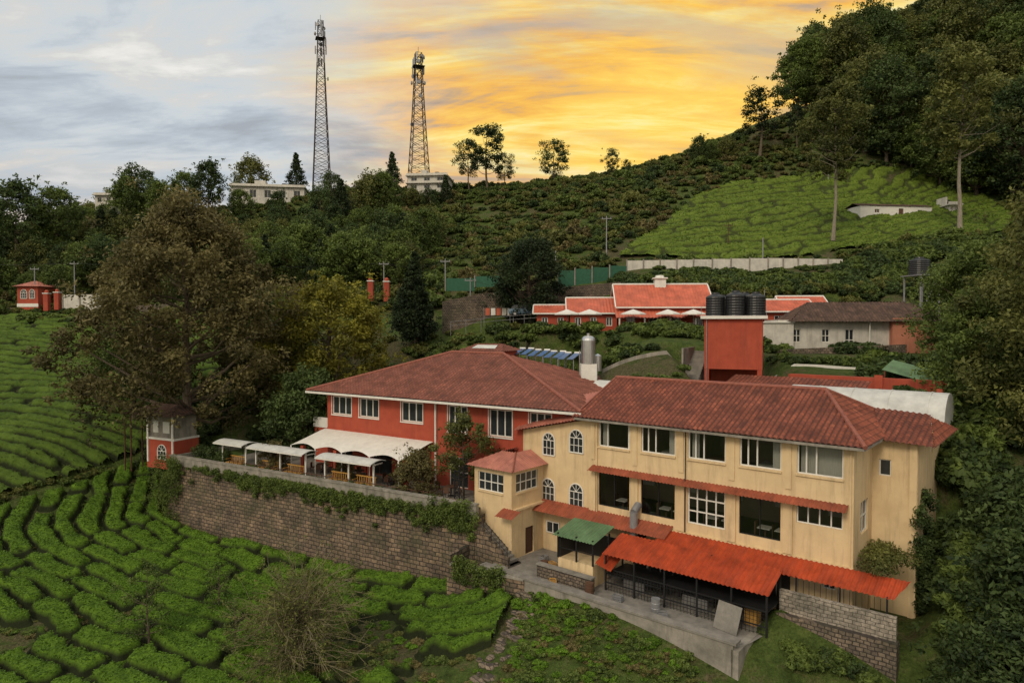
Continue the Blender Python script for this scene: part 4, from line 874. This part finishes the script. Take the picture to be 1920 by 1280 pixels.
# ---------------------------------------------------------------- walls & fences on the slope
def wallline(name,pts,hgt,th,mat,panel=0,sink=.8,mats=None):
    e=empty(name,(0,0,0)); k=MB()
    for (a,b) in zip(pts[:-1],pts[1:]):
        L=math.hypot(b[0]-a[0],b[1]-a[1]); n=max(1,int(L/(panel or 3)))
        for i in range(n):
            p=[a[j]+(b[j]-a[j])*i/n for j in range(3)]; q=[a[j]+(b[j]-a[j])*(i+1)/n for j in range(3)]
            dx,dy=-(b[1]-a[1])/L*th,(b[0]-a[0])/L*th
            zt=(p[2]+q[2])/2+hgt if panel else None; z0=zt or p[2]+hgt; z1=zt or q[2]+hgt; zb=min(p[2],q[2])-sink
            k.add([(p[0],p[1],zb),(q[0],q[1],zb),(q[0]+dx,q[1]+dy,zb),(p[0]+dx,p[1]+dy,zb),(p[0],p[1],z0),(q[0],q[1],z1),(q[0]+dx,q[1]+dy,z1),(p[0]+dx,p[1]+dy,z0)],
              [(0,3,2,1),(4,5,6,7),(0,1,5,4),(1,2,6,5),(2,3,7,6),(3,0,4,7)],0)
            if panel: k.box(p[0]-.09,p[0]+.09,p[1]-.12,p[1]-.01,zb,z0+.15,1)
    k.build('wall',[mat,m_conc],e)
def T(u,v,Y): return S(u,v,Y)
m_net=M('green_shade_net',(.035,.12,.075),(.025,.085,.05),3,.8,.2)
wallline('white_boundary_wall',[T(1175,508,106),T(1300,506,106),T(1440,503,107),T(1580,505,108)],1.6,.12,m_whitewash,2.4,1.5)
wallline('white_boundary_wall',[T(1655,494,106),T(1780,500,106)],1.6,.12,m_whitewash,2.4,1.5)
wallline('green_net_fence',[T(1045,530,101),T(1110,524,102),T(1175,518,104)],1.7,.06,m_net,2.5,.6)
wallline('green_net_fence',[T(835,538,104),T(890,530,104),T(950,530,103)],1.0,.06,m_net,2.5,.6)
wallline('rubble_wall',[T(830,600,95),T(900,585,96),T(1030,575,97),T(1190,560,98)],2.6,.5,m_stone2,0,2)
wallline('rubble_wall',[T(1445,672,71),T(1700,662,70)],.9,.4,m_stone2,0,2)
wallline('rubble_wall',[T(-200,590,123),T(60,588,123),T(230,586,121),T(330,580,118)],1.1,.5,m_stone2,0,2)
def gline(u0,u1,Y0,Y1,n=6):
    r=[]
    for i in range(n+1):
        f=i/n; Y=Y0+(Y1-Y0)*f; x=(u0+(u1-u0)*f-960)/1280*Y; r.append((x,Y,h1(x,Y)))
    return r
wallline('low_garden_wall',gline(1130,1310,64,62.5),.35,.25,m_conc,0,.6)
wallline('low_garden_wall',gline(1445,1720,64,62),.22,.2,m_white,0,.6)
x,y,z=S(1285,705,61); k=MB()
for i in range(12): k.box(0,1.3,i*.35,i*.35+.35,-3,i*.22,0)
k.box(-.15,0,0,4.2,-3,2.8,1); o=k.build('brick_steps',[m_pave,m_conc]); o.location=(x-.2,y,z-.3); o.rotation_euler=(0,0,-.5)
x,y,z=S(52,570,122); e=empty('gate_house',(x,y,z),-.1); k=MB(); k.wall(-2,2,-1,3.2,0,[],0); k.arch(-1.3,-.1,1,2.6,0,1,2); k.arch(.4,1.4,1,2.6,0,1,2)
k.quad((2,0,-1),(2,4,-1),(2,4,3.2),(2,0,3.2),0); k.quad((-2,4,-1),(-2,0,-1),(-2,0,3.2),(-2,4,3.2),0); k.box(-2.05,2.05,-.05,0,-.5,.1,1)
k.sheet((-2.6,-.6,3.1),(2.6,-.6,3.1),(-.4,2,4.2),(.4,2,4.2),3); k.sheet((2.6,-.6,3.1),(2.6,4.6,3.1),(.4,2,4.2),(.4,2,4.2),3); k.sheet((-2.6,4.6,3.1),(-2.6,-.6,3.1),(-.4,2,4.2),(-.4,2,4.2),3)
k.build('house',[m_red,m_white,m_dglass,m_pink],e)
for u,v in ((88,572),(108,570),(695,552),(725,553)):
    x,y,z=S(u,v,121 if u<200 else 106); k=MB(); k.box(-.4,.4,-.4,.4,-1,2.0,0); k.box(-.5,.5,-.5,.5,2.0,2.15,1); k.lathe((0,0,2.15),[(.3,0),(.36,.25),(.2,.5),(0,.55)],10,0); o=k.build('red_gate_pillar',[m_red,m_white]); o.location=(x,y,z)
wallline('white_boundary_wall',[T(118,572,121),T(215,570,120)],1.8,.15,m_whitewash,2.6,1)
def pole(u,vb,vt,Y,r=.09,m=None,arm=True,name='power_pole'):
    x,y,z=S(u,vb,Y); _,_,zt=S(u,vt,Y); k=MB(); k.cyl((0,0,-1),(0,0,zt-z),r*1.3,r*.8,n=8); 
    if arm: k.box(-.8,.8,-.05,.05,zt-z-.5,zt-z-.38); k.cyl((-.7,0,zt-z-.38),(-.7,0,zt-z-.15),.05,n=6); k.cyl((.7,0,zt-z-.38),(.7,0,zt-z-.15),.05,n=6)
    o=k.build(name,[m or m_galv]); o.location=(x,y,z); return Vector((x,y,zt-.3))
pp=[pole(66,578,500,122),pole(140,545,490,124),pole(720,545,490,112),pole(835,560,485,110),pole(882,600,520,97),pole(1137,500,405,112),pole(1430,500,445,110,arm=False),pole(1365,500,418,118,m=m_brown),pole(1553,345,318,158),pole(1042,520,470,112,arm=False)]
k=MB()
def wire(a,b,sag=1.2):
    pts=[a.lerp(b,i/14)-Vector((0,0,sag*4*(i/14)*(1-i/14))) for i in range(15)]
    for p,q in zip(pts[:-1],pts[1:]): k.cyl(p,q,.02,n=3,cap=False)
for a,b in ((pp[0],pp[1]),(pp[1],pp[2]),(pp[2],pp[3]),(pp[3],pp[5]),(pp[5],pp[7]),(pp[5],pp[8]),(pp[7],pp[8])):
    for dx in (-.7,.7): wire(a+Vector((dx,0,0)),b+Vector((dx,0,0)),.8)
wire(pp[1],Vector(S(-300,470,130))); wire(pp[4],Vector(S(1160,560,90)),1); wire(pp[2]+Vector((0,0,.4)),pp[5]+Vector((0,0,.4)),1.5)
k.build('power_lines',[m_black])
def rail(name,pts,m):
    k=MB()
    for a,b in zip(pts[:-1],pts[1:]):
        A=Vector(a);B=Vector(b); n=max(1,int((B-A).length/1.8))
        for i in range(n+1): p=A.lerp(B,i/n); k.cyl(p-Vector((0,0,1)),p+Vector((0,0,.9)),.03,n=5)
        for h in (.35,.85): k.cyl(A+Vector((0,0,h)),B+Vector((0,0,h)),.025,n=4)
    k.build(name,[m])
rail('metal_railing',[T(845,615,91),T(930,606,92),T(1010,600,90)],m_galv)
x,y,z=S(935,598,93); k=MB(); k.cyl((-2,0,-1),(-2,0,1.6),.04); k.cyl((2,0,-1),(2,0,1.6),.04); k.cyl((-2,0,1.5),(2,0,1.5),.01,n=3)
for i,c in enumerate((0,1,0,2,1)): 
    a=-1.8+i*.75; k.quad((a,.0,.5),(a+.6,.03,.55),(a+.6,0,1.48),(a,0,1.48),1+c)
k.build('clothes_line',[m_galv,m_coral,m_white,m_curt]).location=(x,y,z)
def car(x,y,z,rz,col):
    e=empty('parked_car',(x,y,z),rz); k=MB(); mt=M('car_paint',col,col,1,.3,0,spec=.6)
    sec=[(-2.1,.35,.75,.35),(-2.0,.3,.9,.35),(-1.4,.28,1.0,.8),(1.1,.28,.95,.8),(1.9,.3,.8,.8),(2.1,.38,.6,.75)]
    vs=[];fs=[]
    for xx,zb,zt,_ in sec:
        for yy,zz in ((-.82,zb),(-.85,(zb+zt)/2),(-.8,zt),(.8,zt),(.85,(zb+zt)/2),(.82,zb)): vs.append((xx,yy,zz))
    for i in range(len(sec)-1):
        for j in range(6): a=i*6+j;b=i*6+(j+1)%6; fs.append((a,b,b+6,a+6))
    fs+=[tuple(range(6)),tuple(range(len(vs)-1,len(vs)-7,-1))]; k.add(vs,fs,0)
    cab=[(-1.9,.9,.75),(-1.5,1.45,.66),(.3,1.48,.66),(1.15,.92,.75)]; vs=[]
    for xx,zz,yy in cab: vs+=[(xx,-yy,zz),(xx,yy,zz)]
    k.add(vs,[(0,2,4,6),(1,7,5,3),(0,1,3,2),(4,5,7,6)],1); k.quad((-1.5,-.67,1.46),(.3,-.67,1.49),(.3,.67,1.49),(-1.5,.67,1.46),0)
    for xx in (-1.3,1.3):
        for yy in (-.86,.68): k.cyl((xx,yy,.32),(xx,yy+.18,.32),.32,n=16,m=2); k.cyl((xx,yy-.01,.32),(xx,yy+.19,.32),.18,n=12,m=3)
    k.build('body',[mt,m_dglass,m_tank,m_steel],e)
for u,v,Y,c,rz in ((982,592,93,(.1,.16,.22),.1),(1018,590,93.5,(.6,.6,.6),.2)): x,y,z=S(u,v,Y); car(x,y,max(z,h1(x,y)),rz,c)
# ================================================================ VEGETATION
def bush_mesh(name,seed,mat,n=26,nl=70,ls=.16):
    rng=np.random.default_rng(seed); C=[];R=[]
    for i in range(n):
        a=rng.uniform(0,6.28); r=rng.uniform(0,.8)**.6; z=.25+rng.uniform(0,.75)*(1-r*.6); q=rng.uniform(.2,.36); C.append((r*math.cos(a),r*math.sin(a),z)); R.append((q,q,q*.8))
    V,F,T=leaves(C,R,nl,ls,rng,tintc=rng.uniform(.1,.85,n)); return fastmesh(name,V,F,[mat],None,T)
bm=[bush_mesh('bush%d'%i,i,m) for i,m in enumerate((l_green,l_dark,l_olg,l_green,l_bright,l_dark,l_olive))]
tm=[tree_mesh('kt0',1,10,3.6,.22,'round',46,110,.24,1.25,.22,l_green),tree_mesh('kt1',2,11,3.2,.25,'column',46,110,.24,1.15,.2,l_dark),
    tree_mesh('kt2',3,9,4.0,.25,'dome',46,110,.24,1.3,.24,l_olg),tree_mesh('kt3',4,12,2.6,.2,'cone',60,90,.22,1.0,.2,l_con),
    tree_mesh('kt4',5,10,3.8,.3,'round',40,100,.24,1.3,.24,l_dark),tree_mesh('kt5',6,10,3.6,.2,'dome',46,110,.24,1.25,.22,l_green)]
hm=[tree_mesh('ht0',11,20,7.0,.2,'dome',110,120,.34,1.7,.4,l_green,irr=.3),tree_mesh('ht1',12,22,6.2,.2,'round',110,120,.34,1.6,.4,l_dark,irr=.3),tree_mesh('ht2',13,21,6.6,.25,'dome',100,120,.34,1.8,.4,l_olg,irr=.35)]
rng=np.random.default_rng(21)
def region(poly,n,avoid=()):
    P=np.array(poly); x=rng.uniform(P[:,0].min(),P[:,0].max(),n*4); y=rng.uniform(P[:,1].min(),P[:,1].max(),n*4)
    ok=inpoly(x,y,poly)
    for a in avoid: ok&=~inpoly(x,y,a)
    return x[ok][:n],y[ok][:n]
TEAR=[(17,112),(30,110),(58,113),(82,114),(96,130),(105,158),(78,163),(52,161),(40,150),(24,124)]
x,y=region([(-70,112),(-10,104),(14,108),(60,109),(110,112),(110,190),(-110,190),(-110,128)],5600,[TEAR])
big_=rng.uniform(size=len(x))<.12
s=rng.uniform(.55,1.4,len(x))*(.5+.9*fbm(x/14,y/14,2))*np.where(big_,1.7,1); z=H(x,y)
scatter('hillside_shrubs',np.c_[x,y,z-.2*s],rng.uniform(0,6.28,len(x)),np.c_[s,s,s*rng.uniform(.7,1.3,len(x))],rng.choice([0,1,2,3,6,0,2],len(x)),bm)
x,y=region([(-165,128),(-95,127),(-62,124),(-40,116),(-14,112),(-18,140),(-12,158),(-70,160),(-100,186),(-165,186)],360)
s=rng.uniform(.55,1.05,len(x))*(1-.28*sstep(140,158,y)*sstep(-95,-70,x)); scatter('hillside_forest',np.c_[x,y,H(x,y)-.5],rng.uniform(0,6.28,len(x)),np.c_[s,s,s],rng.choice([0,1,2,4,5,0,5,2,3],len(x)),tm)
x,y=region([(76,176),(84,164),(96,152),(106,134),(112,122),(150,104),(190,120),(195,220),(86,208)],235)
s=rng.uniform(.75,1.15,len(x)); scatter('hilltop_forest',np.c_[x,y,H(x,y)-1],rng.uniform(0,6.28,len(x)),np.c_[s,s,s],rng.choice([0,1,2,0,2],len(x)),hm)
def line(pts,n,jit,smin,smax):
    X=[];Y=[]
    for i in range(n):
        q=rng.uniform(0,len(pts)-1); k_=int(q); f=q-k_; a=pts[k_];b=pts[k_+1]; X.append(a[0]+(b[0]-a[0])*f+rng.normal(0,jit)); Y.append(a[1]+(b[1]-a[1])*f+rng.normal(0,jit))
    return np.array(X),np.array(Y),rng.uniform(smin,smax,n)
XS=[];YS=[];SS=[];KK=[]
for pts,n,j,a,b,kk in [([(16,100),(60,101)],130,1.8,.9,1.7,(1,0)),([(22,96),(56,95)],120,1.6,.9,1.6,(1,0,2)),([(-8,84),(3,79),(20,75),(27,73)],150,1.3,.8,1.6,(1,0,3)),([(6,66),(13,66)],25,1,.6,1.0,(0,1)),
   ([(-14,94),(-8,90),(2,88)],40,1.5,.6,1.2,(0,2)),([(48,66),(60,75),(60,100)],90,3,1,2.2,(1,0)),([(22,105),(58,106)],70,.8,.5,.9,(1,0)),([(50,104),(75,108)],80,2,1,2,(1,0)),
   ([(-60,121),(-20,112)],60,2,.8,1.6,(0,2,1)),([(34,72),(38,72)],24,.7,.8,1.5,(1,)),([(26,66),(42,66)],35,.6,.5,.9,(0,1)),([(33,52),(29.5,42),(28.5,34)],100,1.6,1.0,2.0,(1,1,0)),([(37,60),(41,45),(39,34)],110,3,1.5,2.6,(1,1,0)),
   ([(-38,74),(-40,84),(-36,92)],60,1.6,.8,1.7,(1,0,5)),([(-30,84),(-12,88),(2,84)],80,2,1.0,1.9,(1,0)),(([CR(-2.5,-3.6),CR(2.5,-4.0)]),22,.5,.4,.8,(0,3,1)),([CR(-20,-7.3),CR(-6,-7.2)],30,.3,.3,.55,(0,4)),
   ([(13,32.5),(18,31.0),(23,31.0)],90,.8,.5,1.0,(0,1,2)),([(22.5,33.8),(25,36.5),(27,39)],80,.7,.7,1.3,(0,1)),([(-52,66),(-44,76)],40,.5,.3,.7,(0,2)),([(10,60),(16,56)],16,.8,.4,.7,(0,))]:
    X,Y,s=line(pts,n,j,a,b); XS.append(X);YS.append(Y);SS.append(s);KK.append(rng.choice(kk,n))
X=np.concatenate(XS);Y=np.concatenate(YS);s=np.concatenate(SS); scatter('garden_shrubs',np.c_[X,Y,H(X,Y)-.2*s],rng.uniform(0,6.28,len(X)),np.c_[s,s,s],np.concatenate(KK),bm)
x,y=region([(1.5,46),(2.5,44.5),CR(-18,-7.2),CR(-4,-7.0),CR(2,-4.5),(30,30),(10,26),(-2,32)],1700)
ii=rng.choice(FB,1300); x=np.r_[x,FX[ii]];y=np.r_[y,FY[ii]]
s=rng.uniform(.10,.36,len(x)); scatter('rough_grass',np.c_[x,y,H(x,y)-.05],rng.uniform(0,6.28,len(x)),np.c_[s*1.3,s*1.3,s*.8],rng.choice([4,4,0,0,2,6],len(x)),bm)
big=tree_mesh('big_tree',31,27.5,9.6,.2,'dome',200,240,.22,1.7,.6,l_olive,irr=.4,flat=.8); x,y,z=S(352,800,73); place('large_shade_tree',big,x,y,-14.3)
t2=tree_mesh('yel_tree',32,17,6.2,.25,'round',90,230,.22,1.6,.4,l_yel,irr=.3); x,y,z=S(612,760,78); place('yellow_green_tree',t2,x,y,-12.5)
t3=tree_mesh('gr_tree',33,15,6,.2,'round',90,200,.22,1.6,.4,l_green,irr=.3); x,y,z=S(500,700,88); place('broadleaf_tree',t3,x,y,-11.5); x,y,z=S(250,700,84); place('broadleaf_tree',t3,x,y,-11,.8,2)
x,y,z=S(575,800,71); place('broadleaf_tree',tree_mesh('gr2',34,9,3.2,.15,'round',60,200,.2,1.2,.25,l_dark),x,y,-14)
con=tree_mesh('conifer',35,11.5,3.1,.05,'cone',150,160,.16,.85,.25,l_con,irr=.2); x,y,z=S(778,625,92); place('conifer_tree',con,x,y,z-.5)
rd2=tree_mesh('round_dark',36,12,4.4,.12,'round',80,200,.2,1.3,.3,l_con,irr=.2); x,y,z=S(995,605,94); place('broadleaf_tree',rd2,x,y,z-.5)
eu=[tree_mesh('euc%d'%i,40+i,18,4.2,.35,'vase',30,130,.26,1.35,.28,l_con if i!=1 else l_dark,m_bark,irr=.6,inner=.35) for i in range(3)]
for i,(u,vb,vt,Y,sx) in enumerate(((915,350,236,178,1.15),(1040,348,262,180,1.1),(1147,335,280,178,.8),(1425,275,166,170,1.2),(945,350,285,180,.9),(1175,338,300,178,.8),(1495,262,195,172,.8),(880,350,262,178,.9))):
    x,y,z=S(u,vb,Y); _,_,zt=S(u,vt,Y); hh=zt-z+1.5; place('eucalyptus_tree',eu[i%3],x,y,z-1.5,(hh/18*sx*1.15,hh/18*sx*1.15,hh/18),i)
for i,(u,vb,vt,Y) in enumerate(((345,380,318,170),(390,385,306,160),(466,350,283,180),(555,355,296,180),(260,400,310,165),(235,400,325,165),(105,440,345,150),(30,470,345,145),(690,395,312,164),(735,350,294,180),(622,370,322,172),(715,390,318,164),(1330,300,262,176),(1310,300,258,174),(1360,290,250,176),(640,400,345,158),(600,410,350,158),(300,400,335,160),(450,400,352,164),(520,405,362,162),(772,380,345,166),(835,375,335,168),(805,385,352,165))):
    x,y,z=S(u,vb,Y); _,_,zt=S(u,vt,Y); hh=zt-z+2; kk=i%6; place('ridge_tree',tm[kk],x,y,z-2,hh/(10.5),i)
so=tree_mesh('silver_oak',50,26,4.6,.42,'column',60,170,.26,1.35,.3,l_olg,m_barkl,irr=.4,inner=.3)
x,y,z=S(1562,435,118); place('silver_oak_tree',so,x,y,z-.5,1.0); x,y,z=S(1800,400,112); place('silver_oak_tree',so,x,y,z-2,1.15,2)
nr=tree_mesh('near_right',60,27,6.0,.12,'column',190,240,.17,1.25,.5,l_olg,irr=.35,flat=.8)
place('tall_tree',nr,38.3,46,-15.5,1.0); place('tall_tree',nr,45,52,-14,1.08,2)
nr2=tree_mesh('near_right2',61,14,4.6,.1,'round',120,220,.15,1.1,.35,l_green,irr=.3); place('broadleaf_tree',nr2,36.0,52,-12,1,1); place('broadleaf_tree',nr2,44.5,64,-8,1.1,3)
bl=tree_mesh('near_right3',62,10,4.2,.05,'dome',100,190,.20,1.0,.3,l_dark,irr=.3); place('broadleaf_tree',bl,26.4,33.5,-18.5,.9,1); place('broadleaf_tree',bl,29.5,37,-18,1.0,3); place('broadleaf_tree',bl,22.8,30,-20.6,.72,5); place('broadleaf_tree',bl,19.7,30.0,-22,.5,2)
gt=tree_mesh('garden_tree',70,6.8,2.1,.3,'column',44,130,.11,.55,.1,l_olg,irr=.5,inner=.3); x,y,z=S(868,930,54); place('garden_tree',gt,x,y,-14); x,y,z=S(955,840,57.5); place('garden_tree',gt,x,y,-14,1.0,2)
gb=tree_mesh('garden_bush',71,3.4,1.7,.05,'dome',40,150,.1,.55,.1,l_rust,irr=.3); x,y,z=S(780,915,55.5); place('garden_bush',gb,x,y,-14,1.05); x,y,z=S(515,850,64); place('garden_bush',gb,x,y,-14,.8,2); x,y,z=S(645,870,60.5); place('garden_bush',gb,x,y,-14,.6,3)
C=[];R=[]
for i in range(70): s=rng.uniform(2,7); C.append(wp(s,1.6+rng.normal(0,.25),-13.9+rng.uniform(0,1.4))); R.append((.4,.4,.4))
for i in range(60): s=rng.uniform(11,33); C.append(wp(s,.6,-13.9+rng.uniform(0,.4))); R.append((.25,.25,.25))
leafobj('garden_hedge',C,R,160,.08,l_dark,9)
C=[];R=[]
for i in range(70):
    q=rng.uniform(0,1); X_,Y_=CR(2.6+rng.normal(0,.15),4.3+rng.uniform(-.3,3)); C.append((X_,Y_,-17+ (6.8 if rng.uniform()<.5 else 4)*q)); R.append((.4,.4,.45))
leafobj('creeper_plant',C,R,150,.1,l_dark,10)
def drytree(name,seed,x,y,z,hgt,n,spread,mat):
    r_=np.random.default_rng(seed); Vs=[];Fs=[];o=0; tips=[]
    def put(p,rd,k=4):
        nonlocal o
        V,F=tube(p,rd,k); Vs.append(V);Fs.append(F+o);o+=len(V)
    put([(0,0,-1),(0,.05,hgt*.15),(.05,0,hgt*.45)],[.14,.11,.06],6)
    for i in range(n):
        a=r_.uniform(0,6.28); el=r_.uniform(.1,1.45); L=hgt*r_.uniform(.3,.6); p=np.array((0,0,hgt*r_.uniform(.12,.5))); d=np.array((math.cos(a)*math.cos(el),math.sin(a)*math.cos(el),math.sin(el)))
        path=[p.copy()]
        for q in range(6): d=d+r_.normal(0,.12,3)+np.array((0,0,-.11*spread)); d/=np.linalg.norm(d); p=p+d*L/6; path.append(p.copy())
        put(path,[.036,.032,.028,.024,.02,.016,.01],3); tips+=path[3:]
        for q in range(5):
            b=path[r_.integers(2,6)].copy(); d2=d+r_.normal(0,.55,3); d2/=np.linalg.norm(d2); put([b,b+d2*L*.15,b+d2*L*.3+r_.normal(0,.05,3)],[.014,.011,.006],3); tips.append(b+d2*L*.3)
    me=fastmesh(name,np.concatenate(Vs),np.concatenate(Fs),[mat]); o_=place(name,me,x,y,z)
    leafobj('sparse_leaves',tips,[(.22,.22,.2)]*len(tips),7,.08,l_olg,3,parent=o_)
    return o_
drytree('drooping_shrub_tree',5,-12.6,40,h1(-12.6,40)-.6,8.4,190,1,m_twig)
th=tree_mesh('thin_tree',80,5.5,1.7,.15,'column',26,60,.09,.45,.09,l_green,irr=.5,inner=.3); 
for u,v,Y,s_ in ((280,1190,45,1.0),(410,1160,49,.7),(440,1230,42,.7)): x,y,z=S(u,v,Y); place('sapling_tree',th,x,y,h1(x,y),s_,u)
k=MB(); r_=random.Random(4)
for i in range(110):
    f=r_.random(); x=1.2-4.2*f**1.4+r_.gauss(0,.35); y=45.2-10*f; z=h1(x,y); q=r_.uniform(.12,.35); k.T=Matrix.Translation((x,y,z))@Matrix.Rotation(r_.uniform(0,3),4,'Z')@Matrix.Rotation(r_.uniform(-.3,.3),4,'X'); k.lathe((0,0,-.1),[(q,0),(q*1.1,.12),(q*.7,.22),(0,.24)],6,0)
k.build('stone_path',[m_stone2])
# ================================================================ SKY, FILL SUN, CAMERA
W=bpy.data.worlds.new('World'); SC.world=W; W.use_nodes=True; nt=W.node_tree; nt.nodes.clear()
out=nt.nodes.new('ShaderNodeOutputWorld'); bg=nt.nodes.new('ShaderNodeBackground'); nt.links.new(bg.outputs[0],out.inputs[0])
tc=nt.nodes.new('ShaderNodeTexCoord'); D=tc.outputs['Generated']; sp=nt.nodes.new('ShaderNodeSeparateXYZ'); nt.links.new(D,sp.inputs[0]); X,Y,Z=sp.outputs
zz=mth(nt,'ADD',mth(nt,'MAXIMUM',Z,0.0),.16)
cm=nt.nodes.new('ShaderNodeCombineXYZ'); nt.links.new(mth(nt,'DIVIDE',X,zz),cm.inputs[0]); nt.links.new(mth(nt,'DIVIDE',Y,zz),cm.inputs[1])
def cn(scale,loc,st,rot,det=10,ro=.6,di=.4):
    mp=nt.nodes.new('ShaderNodeMapping'); mp.inputs['Location'].default_value=loc; mp.inputs['Rotation'].default_value=(0,0,rot); mp.inputs['Scale'].default_value=st; nt.links.new(cm.outputs[0],mp.inputs[0]); return noisen(nt,mp.outputs[0],scale,det,ro,di)
n1=cn(1.7,(1,2,0),(.8,1.3,1),.25,11,.6,.5)
n2=cn(1.7,(3.3,.7,0),(.55,1.7,1),.38,11,.62,.9)
n3=cn(.8,(5,3,0),(.7,1.2,1),0,7,.55,.3)
n4=cn(5.0,(2,9,0),(.5,1.8,1),.3,8,.65,.6)
n5=cn(1.15,(7.2,4.4,0),(.7,1.5,1),.2,9,.6,.5)
f1=mth(nt,'MULTIPLY_ADD',n4,.22,mth(nt,'MULTIPLY',n1,.78)); f2=mth(nt,'MULTIPLY_ADD',n4,.25,mth(nt,'MULTIPLY',n2,.75))
cool=ramp(nt,f1,[(.36,(.38,.41,.45)),(.44,(.48,.53,.58)),(.50,(.60,.65,.68)),(.56,(.66,.66,.64)),(.64,(.84,.82,.77))])
warm=ramp(nt,f2,[(.36,(.36,.27,.22)),(.43,(.60,.38,.18)),(.475,(.92,.48,.08)),(.53,(1.0,.62,.10)),(.58,(1.05,.80,.22)),(.65,(1.05,.95,.52))])
dn=nt.nodes.new('ShaderNodeVectorMath'); dn.operation='DOT_PRODUCT'; nt.links.new(D,dn.inputs[0]); sd=Vector((.26,1,.22)).normalized(); dn.inputs[1].default_value=sd
gl=mth(nt,'ADD',dn.outputs['Value'],mth(nt,'MULTIPLY_ADD',n3,.22,mth(nt,'MULTIPLY_ADD',n1,.12,-.17)))
gm=nt.nodes.new('ShaderNodeMapRange'); gm.interpolation_type='SMOOTHSTEP'; gm.inputs[1].default_value=.85; gm.inputs[2].default_value=.975; nt.links.new(gl,gm.inputs[0])
lowm=nt.nodes.new('ShaderNodeMapRange'); lowm.interpolation_type='SMOOTHSTEP'; lowm.inputs[1].default_value=.24; lowm.inputs[2].default_value=.10; nt.links.new(Z,lowm.inputs[0])
cool2=mixc(nt,mth(nt,'MULTIPLY',lowm.outputs[0],.6),cool,mixc(nt,ramp(nt,f2,[(.44,(0,0,0)),(.56,(1,1,1))]),(.30,.33,.39),(.74,.55,.40)))
bank=ramp(nt,mth(nt,'MULTIPLY_ADD',n4,.15,mth(nt,'MULTIPLY',n5,.85)),[(.50,(0,0,0)),(.60,(1,1,1))])
upm=nt.nodes.new('ShaderNodeMapRange'); upm.interpolation_type='SMOOTHSTEP'; upm.inputs[1].default_value=.22; upm.inputs[2].default_value=.40; upm.inputs[3].default_value=.3; upm.inputs[4].default_value=1.0; nt.links.new(Z,upm.inputs[0])
warm=mixc(nt,mth(nt,'MULTIPLY',mth(nt,'MULTIPLY',bank,upm.outputs[0]),.7),warm,(.50,.44,.38))
col=mixc(nt,gm.outputs[0],cool2,warm)
core=nt.nodes.new('ShaderNodeMapRange'); core.interpolation_type='SMOOTHSTEP'; core.inputs[1].default_value=.968; core.inputs[2].default_value=1.0; nt.links.new(dn.outputs['Value'],core.inputs[0])
col=mixc(nt,mth(nt,'MULTIPLY',core.outputs[0],.35),col,(1.15,.78,.14))
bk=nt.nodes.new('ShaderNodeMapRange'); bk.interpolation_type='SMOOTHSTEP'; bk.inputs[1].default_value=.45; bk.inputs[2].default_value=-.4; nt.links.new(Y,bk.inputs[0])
col=mixc(nt,1.,col,mixc(nt,bk.outputs[0],(1.,1.,1.),(1.60,1.42,1.18)),'MULTIPLY')  # unseen sky behind the camera brightened to light the facades
sky=nt.nodes.new('ShaderNodeTexSky'); sky.sky_type='NISHITA'; sky.sun_disc=False; sky.sun_elevation=math.radians(37); sky.sun_rotation=math.radians(211)
s2=nt.nodes.new('ShaderNodeVectorMath'); s2.operation='SCALE'; nt.links.new(sky.outputs[0],s2.inputs[0]); s2.inputs['Scale'].default_value=.005
ad=nt.nodes.new('ShaderNodeVectorMath'); ad.operation='ADD'; nt.links.new(col,ad.inputs[0]); nt.links.new(s2.outputs[0],ad.inputs[1])
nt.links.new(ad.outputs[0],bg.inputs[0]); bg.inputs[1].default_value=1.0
sl=bpy.data.lights.new('fill_sun','SUN'); sl.energy=1.5; sl.angle=math.radians(16); sl.color=(1,.86,.66); so_=bpy.data.objects.new('fill_sun',sl); so_.rotation_euler=Vector((-.5,-.8,.72)).to_track_quat('Z','Y').to_euler(); link(so_)  # added soft fill from the camera side; the sunset glow lies ahead
cam=bpy.data.cameras.new('camera'); cam.lens=24; cam.sensor_width=36; cam.clip_end=9000; cam.clip_start=.5
co=bpy.data.objects.new('camera',cam); co.rotation_euler=(math.pi/2-PITCH,0,0); link(co); SC.camera=co
SC.view_settings.view_transform='Standard'; SC.view_settings.look='None'; SC.view_settings.exposure=0
